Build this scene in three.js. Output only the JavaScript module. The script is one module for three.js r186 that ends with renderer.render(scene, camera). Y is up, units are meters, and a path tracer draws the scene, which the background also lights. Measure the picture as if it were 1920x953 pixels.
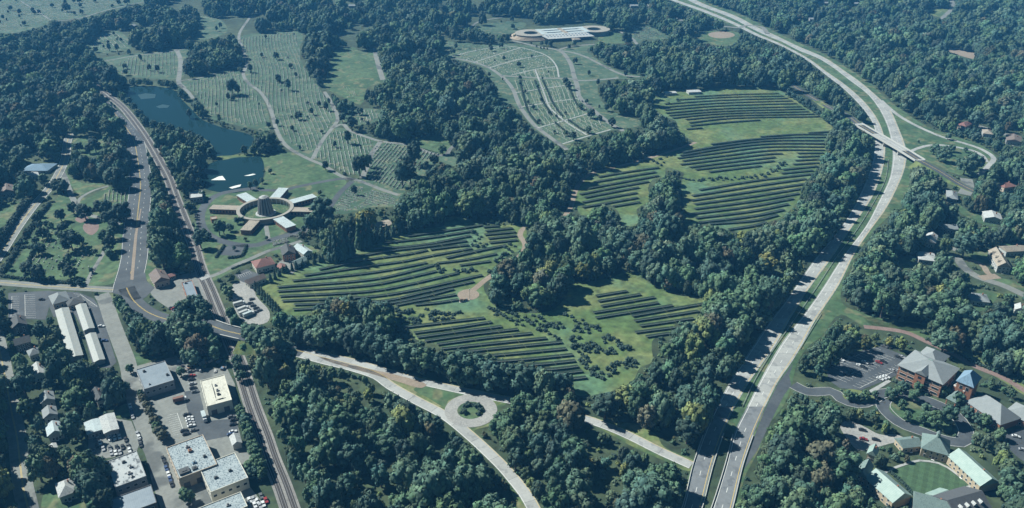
import * as THREE from 'three';
import { mergeGeometries } from 'three/addons/utils/BufferGeometryUtils.js';

// ---------- camera, sky, sun, exposure ----------
const CAM_H = 320, PITCH = 27.3 * Math.PI / 180, FOCAL = 1511;
const camera = new THREE.PerspectiveCamera(2 * Math.atan(476.5 / FOCAL) * 180 / Math.PI, 1920 / 953, 1, 12000);
camera.position.set(0, CAM_H, 0);
camera.lookAt(0, CAM_H - Math.sin(PITCH), -Math.cos(PITCH));
const scene = new THREE.Scene();
const renderer = new THREE.WebGLRenderer({ antialias: true });
renderer.toneMapping = THREE.LinearToneMapping;
renderer.toneMappingExposure = 1.75;
renderer.shadowMap.enabled = true;

const SUN = new THREE.Vector3(-0.92, 0.95, -0.40).normalize();
{
  const w = 64, h = 32, d = new Float32Array(w * h * 4);
  for (let j = 0; j < h; j++) for (let i = 0; i < w; i++) {
    const el = Math.max(0, Math.sin(((j + 0.5) / h - 0.5) * Math.PI)), t = Math.pow(1 - el, 3), k = 4 * (j * w + i);
    d[k] = 0.08 + 0.30 * t; d[k + 1] = 0.27 + 0.38 * t; d[k + 2] = 0.50 + 0.30 * t; d[k + 3] = 1;
  }
  const t = new THREE.DataTexture(d, w, h, THREE.RGBAFormat, THREE.FloatType);
  t.mapping = THREE.EquirectangularReflectionMapping; t.magFilter = THREE.LinearFilter; t.needsUpdate = true;
  scene.background = t; scene.environment = t;
  scene.backgroundIntensity = 0.14; scene.environmentIntensity = 0.14;
}
const sun = new THREE.DirectionalLight(new THREE.Color().setRGB(0.97, 1, 0.92), 5);
sun.position.set(SUN.x * 3000, SUN.y * 3000, SUN.z * 3000 - 900); sun.target.position.set(0, 0, -900);
sun.castShadow = true; sun.shadow.mapSize.set(4096, 4096);
Object.assign(sun.shadow.camera, { left: -1500, right: 1500, top: 1500, bottom: -1500, near: 10, far: 7000 });
scene.add(sun, sun.target);
scene.fog = new THREE.FogExp2(new THREE.Color().setRGB(0.11, 0.47, 1.0), 0.000135);

// ---------- helpers ----------
let seed = 20240611;
const rnd = () => { seed = (seed + 0x6D2B79F5) | 0; let t = Math.imul(seed ^ seed >>> 15, 1 | seed); t = t + Math.imul(t ^ t >>> 7, 61 | t) ^ t; return ((t ^ t >>> 14) >>> 0) / 4294967296; };
const rr = (a, b) => a + (b - a) * rnd();
const V = (x, y, z) => new THREE.Vector3(x, y, z);
const CP = Math.cos(PITCH), SP = Math.sin(PITCH);
// survey: where a point sighted in the photograph stands on the plane at height h (metres)
function at(px, py, h = 0) {
  const dx = (px - 960) / FOCAL, dy = (476.5 - py) / FOCAL;
  const x = dx, y = -SP + dy * CP, z = -CP - dy * SP, t = (h - CAM_H) / y;
  return V(x * t, h, z * t);
}
function sight(x, y, z) {
  const Y = y - CAM_H, depth = -Y * SP - z * CP, up = Y * CP - z * SP;
  return [960 + FOCAL * x / depth, 476.5 - FOCAL * up / depth];
}
const P = s => s.trim().split(/\s+/).map(q => q.split(',').map(Number));
const taken = {};
const numbered = n => { const k = taken[n] = (taken[n] ?? -1) + 1; return k ? `${n}_${String(k).padStart(3, '0')}` : n; };
function shade(o) { o.traverse(m => { if (m.isMesh) { m.castShadow = true; m.receiveShadow = true; } }); return o; }
function top(o, name, data) { o.name = numbered(name); o.userData = { ...data }; shade(o); scene.add(o); return o; }
const structure = (name, geo, mat, label) => top(new THREE.Mesh(geo, mat), name, { kind: 'structure', label, category: name.replace(/_/g, ' ').split(' ').slice(-2).join(' ') });
function group(name, label, category, grp, pos, turn = 0) {
  const g = new THREE.Group(); g.name = numbered(name); g.userData = { label, category }; if (grp) g.userData.group = grp;
  if (pos) g.position.copy(pos); g.rotation.y = turn; scene.add(g); return g;
}
function part(parent, name, geo, mat, extra) {
  const m = new THREE.Mesh(geo, mat); m.name = name; m.castShadow = m.receiveShadow = true; if (extra) Object.assign(m.userData, extra); parent.add(m); return m;
}
const ORD = ['first', 'second', 'third', 'fourth', 'fifth', 'sixth', 'seventh', 'eighth', 'ninth', 'tenth', 'eleventh', 'twelfth', 'thirteenth', 'fourteenth', 'fifteenth', 'sixteenth', 'seventeenth', 'eighteenth', 'nineteenth', 'twentieth'];
const ord = i => ORD[i] ?? (i < 29 ? 'twenty-' + ORD[i - 20] : i === 29 ? 'thirtieth' : 'thirty-' + ORD[i - 30]);

// ---------- textures ----------
function lattice(n, s) { let q = seed; seed = s; const a = new Float32Array(n * n); for (let i = 0; i < n * n; i++) a[i] = rnd(); seed = q; return a; }
const NL = 64, L1 = lattice(NL, 11), L2 = lattice(NL, 23);
function vnoise(x, y, period, L = L1) {
  const xi = Math.floor(x), yi = Math.floor(y), fx = x - xi, fy = y - yi, u = fx * fx * (3 - 2 * fx), v = fy * fy * (3 - 2 * fy);
  const m = (a, b) => L[((b % period + period) % period % NL) * NL + ((a % period + period) % period % NL)];
  return (m(xi, yi) * (1 - u) + m(xi + 1, yi) * u) * (1 - v) + (m(xi, yi + 1) * (1 - u) + m(xi + 1, yi + 1) * u) * v;
}
// noise that repeats every unit in u and v; f = cells per unit
const fb = (u, v, f, o = 4, L = L1) => { let s = 0, a = 0.5, t = 0; for (let i = 0; i < o; i++) { const g = f << i; s += a * vnoise(u * g + i * 7, v * g + i * 13, g, L); t += a; a *= 0.55; } return s / t; };
const toS = c => Math.max(0, Math.min(255, Math.round(255 * (c <= 0.0031308 ? 12.92 * c : 1.055 * Math.pow(c, 1 / 2.4) - 0.055))));
function tex(n, fn) {
  const d = new Uint8Array(n * n * 4);
  for (let j = 0; j < n; j++) for (let i = 0; i < n; i++) { const c = fn((i + 0.5) / n, (j + 0.5) / n), k = 4 * (j * n + i); d[k] = toS(c[0]); d[k + 1] = toS(c[1]); d[k + 2] = toS(c[2]); d[k + 3] = 255; }
  const t = new THREE.DataTexture(d, n, n); t.colorSpace = THREE.SRGBColorSpace; t.wrapS = t.wrapT = THREE.RepeatWrapping;
  t.magFilter = THREE.LinearFilter; t.minFilter = THREE.LinearMipmapLinearFilter; t.generateMipmaps = true; t.needsUpdate = true; return t;
}
const mix = (a, b, t) => { t = Math.max(0, Math.min(1, t)); return [a[0] + (b[0] - a[0]) * t, a[1] + (b[1] - a[1]) * t, a[2] + (b[2] - a[2]) * t]; };
const mul = (c, k) => [c[0] * k, c[1] * k, c[2] * k];
const sst = (a, b, x) => { x = Math.max(0, Math.min(1, (x - a) / (b - a))); return x * x * (3 - 2 * x); };
// a ground material: texture covers `metres` of ground (uv are metres / metres)
function ground(metres, n, fn, rough = 1) { const m = new THREE.MeshStandardMaterial({ map: tex(n, fn), roughness: rough }); m.userData.metres = metres; return m; }
const flat = (r, g, b, rough = 0.8, metal = 0) => new THREE.MeshStandardMaterial({ color: new THREE.Color().setRGB(r, g, b), roughness: rough, metalness: metal });
const M = {
  floor: ground(300, 1024, (u, v) => { const a = fb(u, v, 12, 5), b = fb(u, v, 64, 3, L2), c = fb(v, u, 5, 3); return mul(mix([0.02, 0.038, 0.02], [0.058, 0.08, 0.038], sst(0.35, 0.7, a) * 0.7 + c * 0.3), 0.4 + 1.2 * b); }),
  meadow: ground(230, 1024, (u, v) => { const a = fb(u, v, 9, 4), b = fb(u, v, 64, 3, L2), c = fb(v, u, 6, 4, L2); return mul(mix(mix([0.066, 0.112, 0.036], [0.132, 0.155, 0.058], sst(0.3, 0.7, a)), [0.074, 0.148, 0.088], 0.8 * sst(0.42, 0.75, c)), 0.45 + 1.1 * b); }),
  lawn: ground(210, 1024, (u, v) => { const a = fb(u, v, 10, 4), b = fb(u, v, 64, 3, L2), c = fb(v, u, 22, 3, L2); return mul(mix(mix([0.036, 0.078, 0.034], [0.07, 0.118, 0.055], sst(0.3, 0.7, a)), [0.125, 0.13, 0.068], 0.8 * sst(0.56, 0.74, c)), 0.5 + 1.0 * b); }),
  burial: ground(170, 1024, (u, v) => { const a = fb(u, v, 8, 4), b = fb(u, v, 64, 3, L2), c = fb(v, u, 30, 3, L2); return mul(mix(mix([0.034, 0.074, 0.042], [0.068, 0.112, 0.07], sst(0.3, 0.7, a)), [0.14, 0.145, 0.09], 0.8 * sst(0.55, 0.75, c)), 0.7 + 0.6 * b); }),
  rough: ground(150, 1024, (u, v) => { const a = fb(u, v, 14, 4), b = fb(u, v, 64, 3, L2), c = fb(v, u, 8, 4, L2); return mul(mix(mix([0.05, 0.09, 0.035], [0.12, 0.15, 0.055], sst(0.35, 0.65, a)), [0.2, 0.19, 0.1], 0.7 * sst(0.55, 0.7, c)), 0.65 + 0.7 * b); }),
  asphalt: ground(90, 1024, (u, v) => { const a = fb(u, v, 8, 4), b = fb(u, v, 64, 2, L2), c = fb(v, u, 5, 4, L2); return mul(mix([0.042, 0.05, 0.06], [0.075, 0.085, 0.095], sst(0.3, 0.7, a) * 0.6 + c * 0.4), 0.85 + 0.3 * b); }, 0.9),
  tarmac: ground(90, 1024, (u, v) => { const a = fb(u, v, 8, 4), b = fb(u, v, 64, 2, L2), c = fb(v, u, 26, 3, L2); return mul(mix(mix([0.13, 0.14, 0.155], [0.175, 0.185, 0.195], a), [0.10, 0.108, 0.12], 0.7 * sst(0.55, 0.72, c)), 0.88 + 0.24 * b); }, 0.9),
  worn: ground(90, 1024, (u, v) => { const a = fb(u, v, 10, 5), b = fb(u, v, 64, 2, L2), c = fb(v, u, 5, 4, L2); return mul(mix(mix([0.13, 0.137, 0.132], [0.215, 0.22, 0.205], a), [0.07, 0.076, 0.078], 0.8 * sst(0.55, 0.7, c)), 0.85 + 0.3 * b); }, 0.9),
  concrete: ground(60, 1024, (u, v) => { const a = fb(u, v, 6, 5), b = fb(u, v, 64, 2, L2), c = fb(v, u, 18, 3, L2); return mul(mix(mix([0.27, 0.275, 0.275], [0.36, 0.362, 0.35], a), [0.19, 0.195, 0.2], 0.6 * sst(0.58, 0.75, c)), 0.9 + 0.2 * b); }, 0.9),
  dirt: ground(50, 512, (u, v) => { const a = fb(u, v, 6, 5), b = fb(u, v, 64, 2, L2); return mul(mix([0.2, 0.155, 0.12], [0.27, 0.22, 0.175], a), 0.8 + 0.4 * b); }),
  gravel: ground(50, 512, (u, v) => { const a = fb(u, v, 6, 5), b = fb(u, v, 64, 2, L2); return mul(mix([0.2, 0.2, 0.2], [0.33, 0.32, 0.3], a), 0.75 + 0.5 * b); }),
  ballast: ground(40, 512, (u, v) => { const a = fb(u, v, 6, 5), b = fb(u, v, 64, 2, L2); return mul(mix([0.15, 0.145, 0.145], [0.27, 0.255, 0.24], a), 0.75 + 0.5 * b); }),
  water: new THREE.MeshPhysicalMaterial({ color: new THREE.Color().setRGB(0.010, 0.030, 0.034), roughness: 0.12, ior: 1.33, specularIntensity: 0.45 }),
  white: flat(0.62, 0.62, 0.6), yellow: flat(0.5, 0.36, 0.1), joint: flat(0.05, 0.05, 0.055, 1),
};
M.water.userData.metres = 100; for (const k of ['white', 'yellow', 'joint']) M[k].userData.metres = 10;

// ---------- ground geometry ----------
const STEP = 0.03;
function withUV(g, mat) {
  const p = g.attributes.position, uv = new Float32Array(p.count * 2), s = mat.userData.metres || 10;
  for (let i = 0; i < p.count; i++) { uv[2 * i] = p.getX(i) / s; uv[2 * i + 1] = p.getZ(i) / s; }
  g.setAttribute('uv', new THREE.BufferAttribute(uv, 2)); return g;
}
function polyGeo(pts, y, mat) {
  const c = pts.map(p => new THREE.Vector2(p.x, -p.z)), f = THREE.ShapeUtils.triangulateShape(THREE.ShapeUtils.isClockWise(c) ? c.reverse() : c, []);
  const pos = new Float32Array(c.length * 3), nor = new Float32Array(c.length * 3);
  c.forEach((q, i) => { pos.set([q.x, y, -q.y], 3 * i); nor.set([0, 1, 0], 3 * i); });
  const g = new THREE.BufferGeometry(); g.setAttribute('position', new THREE.BufferAttribute(pos, 3)); g.setAttribute('normal', new THREE.BufferAttribute(nor, 3)); g.setIndex(f.flat());
  return withUV(g, mat);
}
const openPolys = [], scatterPolys = [], blocked = [];   // seen open ground (photo outlines) / footprints that carry no trunk
function smoothClosed(pts) { const c = new THREE.CatmullRomCurve3(pts, true, 'centripetal'); return c.getPoints(pts.length * 4).slice(0, -1); }
function sheet(name, label, spec, mat, lvl = 1, o = {}) {
  const px = typeof spec === 'string' ? P(spec) : spec; if (!o.covered) openPolys.push(px); if (mat === M.burial) scatterPolys.push(px);
  let pts = px.map(q => at(q[0], q[1])); if (!o.sharp) pts = smoothClosed(pts);
  return structure(name, polyGeo(pts, lvl * STEP, mat), mat, label);
}
function path3(spec, step = 6) {
  const pts = (typeof spec === 'string' ? P(spec) : spec).map(q => at(q[0], q[1], q[2] || 0));
  const c = new THREE.CatmullRomCurve3(pts, false, 'centripetal'), L = c.getLength(); c.arcLengthDivisions = 400; return c.getSpacedPoints(Math.max(2, Math.round(L / step)));
}
function sides(pts, w, off = 0) {
  const A = [], B = [];
  pts.forEach((p, i) => {
    const a = pts[Math.max(0, i - 1)], b = pts[Math.min(pts.length - 1, i + 1)], t = V(b.x - a.x, 0, b.z - a.z).normalize(), n = V(t.z, 0, -t.x), k = i / (pts.length - 1), hw = (typeof w === 'function' ? w(k) : w) / 2;
    A.push(V(p.x + n.x * (off - hw), p.y, p.z + n.z * (off - hw))); B.push(V(p.x + n.x * (off + hw), p.y, p.z + n.z * (off + hw)));
  });
  return [A, B];
}
function stripGeo(A, B, y, mat) {
  const n = A.length, pos = new Float32Array(n * 6), idx = [];
  for (let i = 0; i < n; i++) { pos.set([A[i].x, A[i].y + y, A[i].z, B[i].x, B[i].y + y, B[i].z], 6 * i); if (i) { const k = 2 * i; idx.push(k - 2, k - 1, k, k, k - 1, k + 1); } }
  const g = new THREE.BufferGeometry(); g.setAttribute('position', new THREE.BufferAttribute(pos, 3)); g.setIndex(idx); g.computeVertexNormals();
  if (g.attributes.normal.getY(0) < 0) { for (let i = 0; i < idx.length; i += 3) { const t = idx[i + 1]; idx[i + 1] = idx[i + 2]; idx[i + 2] = t; } g.setIndex(idx); g.computeVertexNormals(); }
  return withUV(g, mat);
}
const lineGeo = (pts, w, off, y, mat) => { const [A, B] = sides(pts, w, off); return stripGeo(A, B, y, mat); };
function dashes(pts, w, off, y, mat, on = 3, gap = 9) {
  const out = []; let acc = 0, cur = [pts[0]];
  const c = new THREE.CatmullRomCurve3(pts), L = c.getLength(), n = Math.floor(L / (on + gap));
  for (let i = 0; i < n; i++) { const a = c.getPointAt(i * (on + gap) / L), b = c.getPointAt((i * (on + gap) + on) / L); out.push(lineGeo([a, b], w, off, y, mat)); }
  return out.length ? mergeGeometries(out) : null;
}
const cutBits = (A, B, len) => { // index ranges of about len metres
  const r = []; let s = 0, acc = 0; for (let i = 1; i < A.length; i++) { acc += A[i].distanceTo(A[i - 1]); if (acc >= len || i === A.length - 1) { r.push([s, i]); s = i; acc = 0; } } return r;
};
const outline = (A, B) => [...A, ...B.slice().reverse()].map(p => sight(p.x, p.y, p.z));
function strip(name, label, A, B, mat, lvl, o = {}) {
  blocked.push([...A, ...B.slice().reverse()].map(p => [p.x, p.z])); if (!o.covered) openPolys.push(outline(A, B));
  const y = lvl * STEP, g = new THREE.Group(); g.position.set(0, 0, 0);
  if (o.slab) {
    part(g, 'roadbed', stripGeo(A, B, y, M.joint), M.joint);
    const gap = 0.16; let n = 0;
    for (const [s, e] of cutBits(A, B, o.slab)) {
      const a = A.slice(s, e + 1), b = B.slice(s, e + 1), m = a.length - 1, sh = (q, i, j) => q[i].clone().add(q[j].clone().sub(q[i]).setLength(gap));
      const a2 = a.slice(), b2 = b.slice(); a2[m] = sh(a, m, m - 1); b2[m] = sh(b, m, m - 1);
      part(g, 'concrete_slab', stripGeo(a2, b2, y + 0.03, mat), o.tones ? o.tones[n++ % o.tones.length] : mat);
    }
  } else part(g, 'surface', stripGeo(A, B, y, mat), mat);
  top(g, name, { kind: 'structure', label, category: 'road' }); return g;
}
function road(name, label, spec, w, mat, lvl = 3, o = {}) {
  const pts = path3(spec, o.step || 5), [A, B] = sides(pts, w), g = strip(name, label, A, B, mat, lvl, o), y = lvl * STEP + (o.slab ? 0.03 : 0) + 0.02, W = typeof w === 'function' ? w(0.5) : w;
  const mk = (name, geo, m) => geo && part(g, name, geo, m);
  if (o.centre) { const m = o.centre === 'y' ? M.yellow : M.white; mk('centre_line', mergeGeometries([lineGeo(pts, 0.22, -0.25, y, m), lineGeo(pts, 0.22, 0.25, y, m)]), m); }
  if (o.kerb) { const [a, b] = sides(pts, 0.5, W / 2 + 0.25), [c, d] = sides(pts, 0.5, -W / 2 - 0.25); mk('kerb', stripGeo(a, b, 0.2, M.concrete), M.concrete); mk('kerb', stripGeo(c, d, 0.2, M.concrete), M.concrete); }
  if (o.edge) for (const s of [-1, 1]) mk('edge_line', lineGeo(pts, 0.25, s * (W / 2 - 0.45), y, o.edge === 'y' && s > 0 ? M.yellow : M.white), o.edge === 'y' && s > 0 ? M.yellow : M.white);
  for (const f of o.lanes || []) mk('lane_dashes', dashes(pts, 0.22, f, y, M.white), M.white);
  return g;
}
// ---------- the setting: ground, fields, water ----------
{
  const g = new THREE.PlaneGeometry(9000, 9000, 1, 1); g.rotateX(-Math.PI / 2); g.translate(0, -0.02, -1500); withUV(g, M.floor);
  structure('ground', g, M.floor, 'dark wooded ground under the trees across the whole valley');
}
sheet('meadow', 'sunny green meadow sloping below the conifers with long panel rows', '487,535 500,524 530,512 568,504 600,492 628,490 651,485 655,476 672,465 702,455 720,444 760,432 802,428 832,423 834,407 862,407 892,418 908,422 980,424 988,440 985,462 950,482 925,502 910,522 908,545 918,560 925,572 960,584 1000,588 1035,582 1058,560 1065,546 1074,530 1099,528 1118,526 1143,522 1175,509 1198,513 1210,525 1226,535 1242,539 1251,548 1275,555 1318,558 1325,565 1311,583 1302,599 1272,604 1254,625 1226,636 1222,652 1224,673 1219,682 1201,689 1186,715 1141,736 1111,741 1081,741 1076,728 1074,713 1057,708 1036,702 1036,691 1008,679 985,676 959,677 929,670 906,660 880,655 855,653 842,672 834,657 812,642 778,636 772,621 751,611 744,606 740,581 741,575 711,564 681,561 664,550 651,552 628,561 600,566 585,582 575,590 535,591 526,582 512,566 491,548', M.meadow);
sheet('meadow', 'large pale green meadow beside the highway with curved panel rows', '1079,387 1067,387 1073,357 1089,337 1104,327 1141,314 1186,305 1225,292 1240,290 1258,283 1292,270 1304,266 1293,261 1273,243 1267,227 1244,217 1227,202 1226,182 1242,178 1250,169 1317,167 1377,165 1440,164 1458,167 1475,177 1554,232 1562,240 1550,257 1545,273 1551,287 1535,311 1522,331 1511,340 1502,364 1493,382 1471,404 1458,411 1436,419 1414,430 1388,435 1344,426 1315,417 1286,424 1284,395 1278,362 1280,333 1282,325 1251,314 1245,332 1225,337 1215,354 1220,374 1194,393 1198,414 1188,424 1166,421 1164,409 1156,393 1136,381 1115,387 1104,403 1089,403', M.meadow);
// lawns and verges
sheet('highway_verge', 'grass verge and median along the curving highway', '1262,990 1299,874 1343,763 1371,713 1440,608 1475,563 1533,480 1581,421 1601,389 1621,346 1636,305 1640,270 1636,228 1616,200 1581,165 1553,143 1513,112 1480,92 1420,66 1262,1 1290,-6 1388,27 1455,60 1497,80 1550,104 1590,128 1630,155 1664,186 1690,205 1740,238 1790,256 1840,272 1866,290 1868,305 1840,330 1798,328 1742,304 1712,310 1706,345 1690,388 1668,405 1640,432 1610,474 1580,535 1583,573 1616,586 1654,601 1717,606 1740,616 1680,622 1621,612 1578,590 1541,631 1516,650 1495,682 1484,724 1470,760 1440,800 1425,840 1395,900 1372,990', M.lawn, 1);
sheet('highway_verge', 'mown grass beside the sunken ramp below the meadow', '560,650 700,684 790,706 853,724 945,742 950,756 940,764 935,772 936,790 915,800 890,808 925,844 955,880 985,915 1012,960 990,985 940,880 905,845 870,812 820,778 770,748 690,706 620,682', M.rough, 1);
sheet('highway_verge', 'grassy bank along the concrete ramp meeting the highway', '1110,782 1140,790 1190,795 1230,815 1245,838 1290,858 1305,868 1292,884 1240,862 1190,840 1150,818 1120,800', M.rough, 1);
sheet('lawn', 'open lawn beside the small pond and the round hall', '490,290 543,285 578,300 644,333 593,341 530,353 495,358 484,350 498,326', M.lawn, 1);
sheet('lawn', 'lawns around the ring shaped hall', '372,385 385,366 440,357 530,353 646,337 636,365 614,392 600,398 590,412 578,426 555,438 520,450 545,448 560,455 600,470 560,482 520,476 480,470 470,485 430,505 395,512 378,490 366,440 366,405', M.lawn, 1);
sheet('cemetery_lawn', 'cemetery slope with rows of headstones beside the long pond', '448,68 555,57 568,68 562,90 566,118 598,164 606,178 628,205 633,222 621,239 608,258 596,278 586,294 545,280 522,246 510,205 488,172 462,152 458,138 466,118 452,95', M.burial, 1);
sheet('cemetery_lawn', 'cemetery hillside with curved rows next to the long pond', '340,155 375,146 440,127 452,140 470,162 492,185 505,225 503,246 470,240 430,232 395,222 383,200 360,172', M.burial, 1);
sheet('cemetery_lawn', 'burial sections between the cemetery drives near the ring hall', '588,298 608,258 623,240 656,243 714,263 770,272 833,290 862,300 850,312 825,303 800,318 790,338 775,338 760,360 747,372 744,386 694,389 641,402 620,398 655,341 680,335', M.burial, 1);
sheet('cemetery_lawn', 'mown lawn above the burial sections near the woods', '770,260 828,255 845,275 833,289 782,275', M.lawn, 1);
sheet('cemetery_lawn', 'bright grass clearing with scattered monuments among the cemetery trees', '629,93 661,88 676,96 707,93 714,120 724,149 700,160 689,164 676,196 641,181 606,161 613,136 621,111', M.lawn, 1);
sheet('cemetery_lawn', 'small burial plot at the edge of the middle wood', '674,204 712,206 714,222 690,232 640,236 650,215', M.burial, 1);
sheet('cemetery_lawn', 'cemetery terraces of long rows below the oval hall', '828,96 838,78 900,82 960,82 998,86 1046,93 1111,84 1100,95 1131,118 1169,136 1202,141 1199,146 1131,151 1121,171 1134,196 1166,217 1202,227 1199,236 1146,245 1101,258 1073,268 1063,281 1043,270 1000,240 960,196 938,192 930,161 918,146 900,124 853,111', M.burial, 1);
sheet('cemetery_lawn', 'far cemetery lawn in the haze at the upper corner', '-60,60 -60,5 60,-6 270,-6 268,4 200,20 140,35 95,38 85,46 25,62', M.burial, 1);
sheet('cemetery_lawn', 'hazy burial plot among far trees', '160,90 185,65 215,57 240,72 250,88 225,95 190,100', M.burial, 1);
sheet('cemetery_lawn', 'strip of burial ground above the long pond', '186,110 250,101 327,93 353,93 345,120 335,148 267,146 224,141 216,125', M.burial, 1);
sheet('cemetery_lawn', 'hazy lawn patch below the far path', '373,30 403,33 425,60 395,72 350,78 380,55', M.burial, 1);
sheet('cemetery_lawn', 'far sloping burial lawn left of the oval hall', '893,50 958,40 985,43 975,56 950,64 920,63', M.burial, 1);
sheet('cemetery_lawn', 'far burial lawn right of the oval hall', '1182,50 1207,45 1257,70 1230,74 1212,73 1197,80 1180,76', M.burial, 1);
sheet('lawn', 'small lawn beside the oval hall', '1122,70 1146,60 1174,68 1171,81 1130,80', M.lawn, 1);
sheet('playing_field', 'ball field lawn near the far overpass', '1295,66 1328,59 1378,59 1388,74 1365,87 1318,79', M.lawn, 1);
sheet('infield', 'tan dirt infield of the ball field', '1328,65 1334,61 1352,59 1370,61 1378,66 1370,70 1352,72 1336,70', M.dirt, 2);
sheet('clearing', 'bare earth clearing in the far wood', '1762,88 1793,93 1833,101 1828,111 1800,104', M.dirt, 1);
sheet('clearing', 'pale grassy clearing beside the far winding road', '1742,18 1765,16 1778,18 1765,32 1740,26', M.rough, 1);
sheet('cemetery_lawn', 'walled burial ground between the two roads with dotted shrubs', '98,385 120,350 128,345 160,372 205,350 248,360 246,400 236,440 226,490 216,530 165,537 80,530 8,520 30,492 60,440', M.lawn, 1);
sheet('cemetery_lawn', 'grass triangle beside the cemetery lane', '120,320 135,335 165,345 190,340 203,350 175,356 150,372 138,372', M.lawn, 1);
sheet('cemetery_lawn', 'small grassy plot under the trees by the road', '138,262 190,250 195,270 185,292 150,290', M.lawn, 1);
sheet('lawn', 'narrow field strip at the picture edge beside the road', '-30,392 45,378 30,405 -30,445', M.lawn, 1);
sheet('verge', 'grass bank beside the railway crossing', '366,440 378,432 392,470 425,492 455,485 480,462 500,470 430,512 395,528 380,505', M.lawn, 2);
sheet('verge', 'grass wedge between the divided road and the workshops', '272,470 285,472 292,520 290,540 272,520', M.lawn, 1);
sheet('verge', 'grassy verge below the street junction', '192,550 206,548 222,568 230,585 212,590 200,570', M.lawn, 1, { covered: true });
sheet('verge', 'green lawn patch beside the industrial street', '233,655 260,664 285,672 262,690 244,685', M.lawn, 1);
sheet('verge', 'small green lawn patch by the parked cars', '214,770 238,757 243,780 222,784', M.lawn, 1);
sheet('garden', 'lawn of the house at the lower corner', '82,925 95,912 140,930 160,945 150,975 85,975', M.lawn, 1);
sheet('scrub', 'sunlit yellow scrub strip above the brick office', '1620,596 1717,604 1760,612 1790,640 1840,660 1880,690 1930,720 1930,745 1880,715 1820,680 1750,645 1700,622 1640,612', M.rough, 1, { covered: true });
// water
sheet('pond', 'long dark pond with pale reflections beside the cemetery', '227,166 258,162 290,162 325,169 340,186 363,209 378,224 413,238 440,245 466,252 476,262 465,280 428,293 408,295 400,275 378,257 337,242 290,235 264,209 240,188', M.water, 2);
sheet('pond', 'small dark pond beside the ring hall', '480,290 440,292 410,300 380,315 374,345 390,356 440,362 478,352 494,330 490,296', M.water, 2);
sheet('pond_bank', 'pale bank between the two ponds', '405,294 440,291 478,286 486,278 490,286 478,293 440,296 412,301', M.rough, 3, { covered: true });
// ---------- roads ----------
M.court = ground(36, 512, (u, v) => mul([0.045, 0.088, 0.042], (Math.floor(u * 12 + v * 7) % 2 ? 1.14 : 0.9) * (Math.floor(v * 12 - u * 7) % 2 ? 1.06 : 0.94) * (0.75 + 0.5 * fb(u, v, 64, 2, L2))));
M.brickbed = ground(50, 512, (u, v) => mul(mix([0.15, 0.10, 0.09], [0.22, 0.155, 0.14], fb(u, v, 8, 5)), 0.75 + 0.5 * fb(u, v, 64, 2, L2)));
const tones = [1, 0.93, 1.06, 0.9].map(k => { const m = M.concrete.clone(); m.userData.metres = 60; m.color.setScalar(k); return m; });
function edges(a, b, n) { const f = s => new THREE.CatmullRomCurve3(P(s).map(q => at(q[0], q[1])), false, 'centripetal').getSpacedPoints(n); return [f(a), f(b)]; }
const HW = {
  l0: '1262,990 1279,953 1299,874 1320,814 1343,763', l1: '1343,763 1371,713 1440,608 1475,563 1505.5,518 1533,480 1581,421 1601,389 1621,346 1636,305 1641,270 1639,237 1616,201.5 1581,166 1553,144 1513,113 1480,94 1450,80 1420,68 1373,45 1320,23 1262,2 1235,-8',
  m0: '1305,990 1315,953 1335,874 1355,814 1378,763', m1: '1378,763 1408,713 1455,646 1485,593 1515,545 1561,482 1591,436 1634,373 1649,338 1657,310 1660,270 1652,237 1636,209 1614,184 1581,156 1548,133 1521,113 1490,95 1457,79 1426,66 1380,43 1328,21 1272,1 1245,-9',
  n0: '1322,990 1335,953 1360,874 1376,814 1401,763', n1: '1401,763 1426,713 1455,661 1473,634 1513,583 1541,543 1578.5,485 1624,424 1649,376 1667,338 1672,316 1674,285 1664,237 1646.5,201.5 1626,176 1591,149 1561,126 1531,108 1500.5,96 1465,78 1440,68 1410,54 1370,33 1310,10 1285,-2',
  r0: '1362,990 1373,953 1392,874 1413,814 1435,763', r1: '1435,763 1460,715 1487,676 1513,631 1526,606 1546,576 1573,535 1604,474 1631,434 1662,391 1682,353 1696,318 1700,285 1684,237 1667,201.5 1654,189 1616,156 1581,131 1546,108 1495,86 1470,74 1452.6,65.5 1422,52 1382,31 1322,8 1297,-4',
};
{
  const mk = (n, l, a, b, k, mat, o) => { const [A, B] = edges(a, b, k); return [strip(n, l, A, B, mat, 4, o), A, B]; };
  const mid = (A, B, t) => A.map((p, i) => p.clone().lerp(B[i], t));
  const paint = ([g, A, B], y) => {
    part(g, 'edge_line', lineGeo(mid(A, B, 0.1), 0.3, 0, y, M.white), M.white); part(g, 'edge_line', lineGeo(mid(A, B, 0.9), 0.3, 0, y, M.yellow), M.yellow);
    const d = dashes(mid(A, B, 0.5), 0.28, 0, y, M.white, 4, 10); if (d) part(g, 'lane_dashes', d, M.white);
  };
  paint(mk('highway', 'dark asphalt highway carriageway at the bottom, next to the ramp', HW.l0, HW.m0, 60, M.tarmac), 4 * STEP + 0.02);
  paint(mk('highway', 'dark asphalt highway carriageway at the bottom beside the hillside trees', HW.n0, HW.r0, 60, M.tarmac), 4 * STEP + 0.02);
  paint(mk('highway', 'pale concrete highway carriageway on the meadow side', HW.l1, HW.m1, 360, M.concrete, { slab: 17, tones }), 4 * STEP + 0.05);
  paint(mk('highway', 'pale concrete highway carriageway on the houses side', HW.n1, HW.r1, 360, M.concrete, { slab: 17, tones }), 4 * STEP + 0.05);
}
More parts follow.
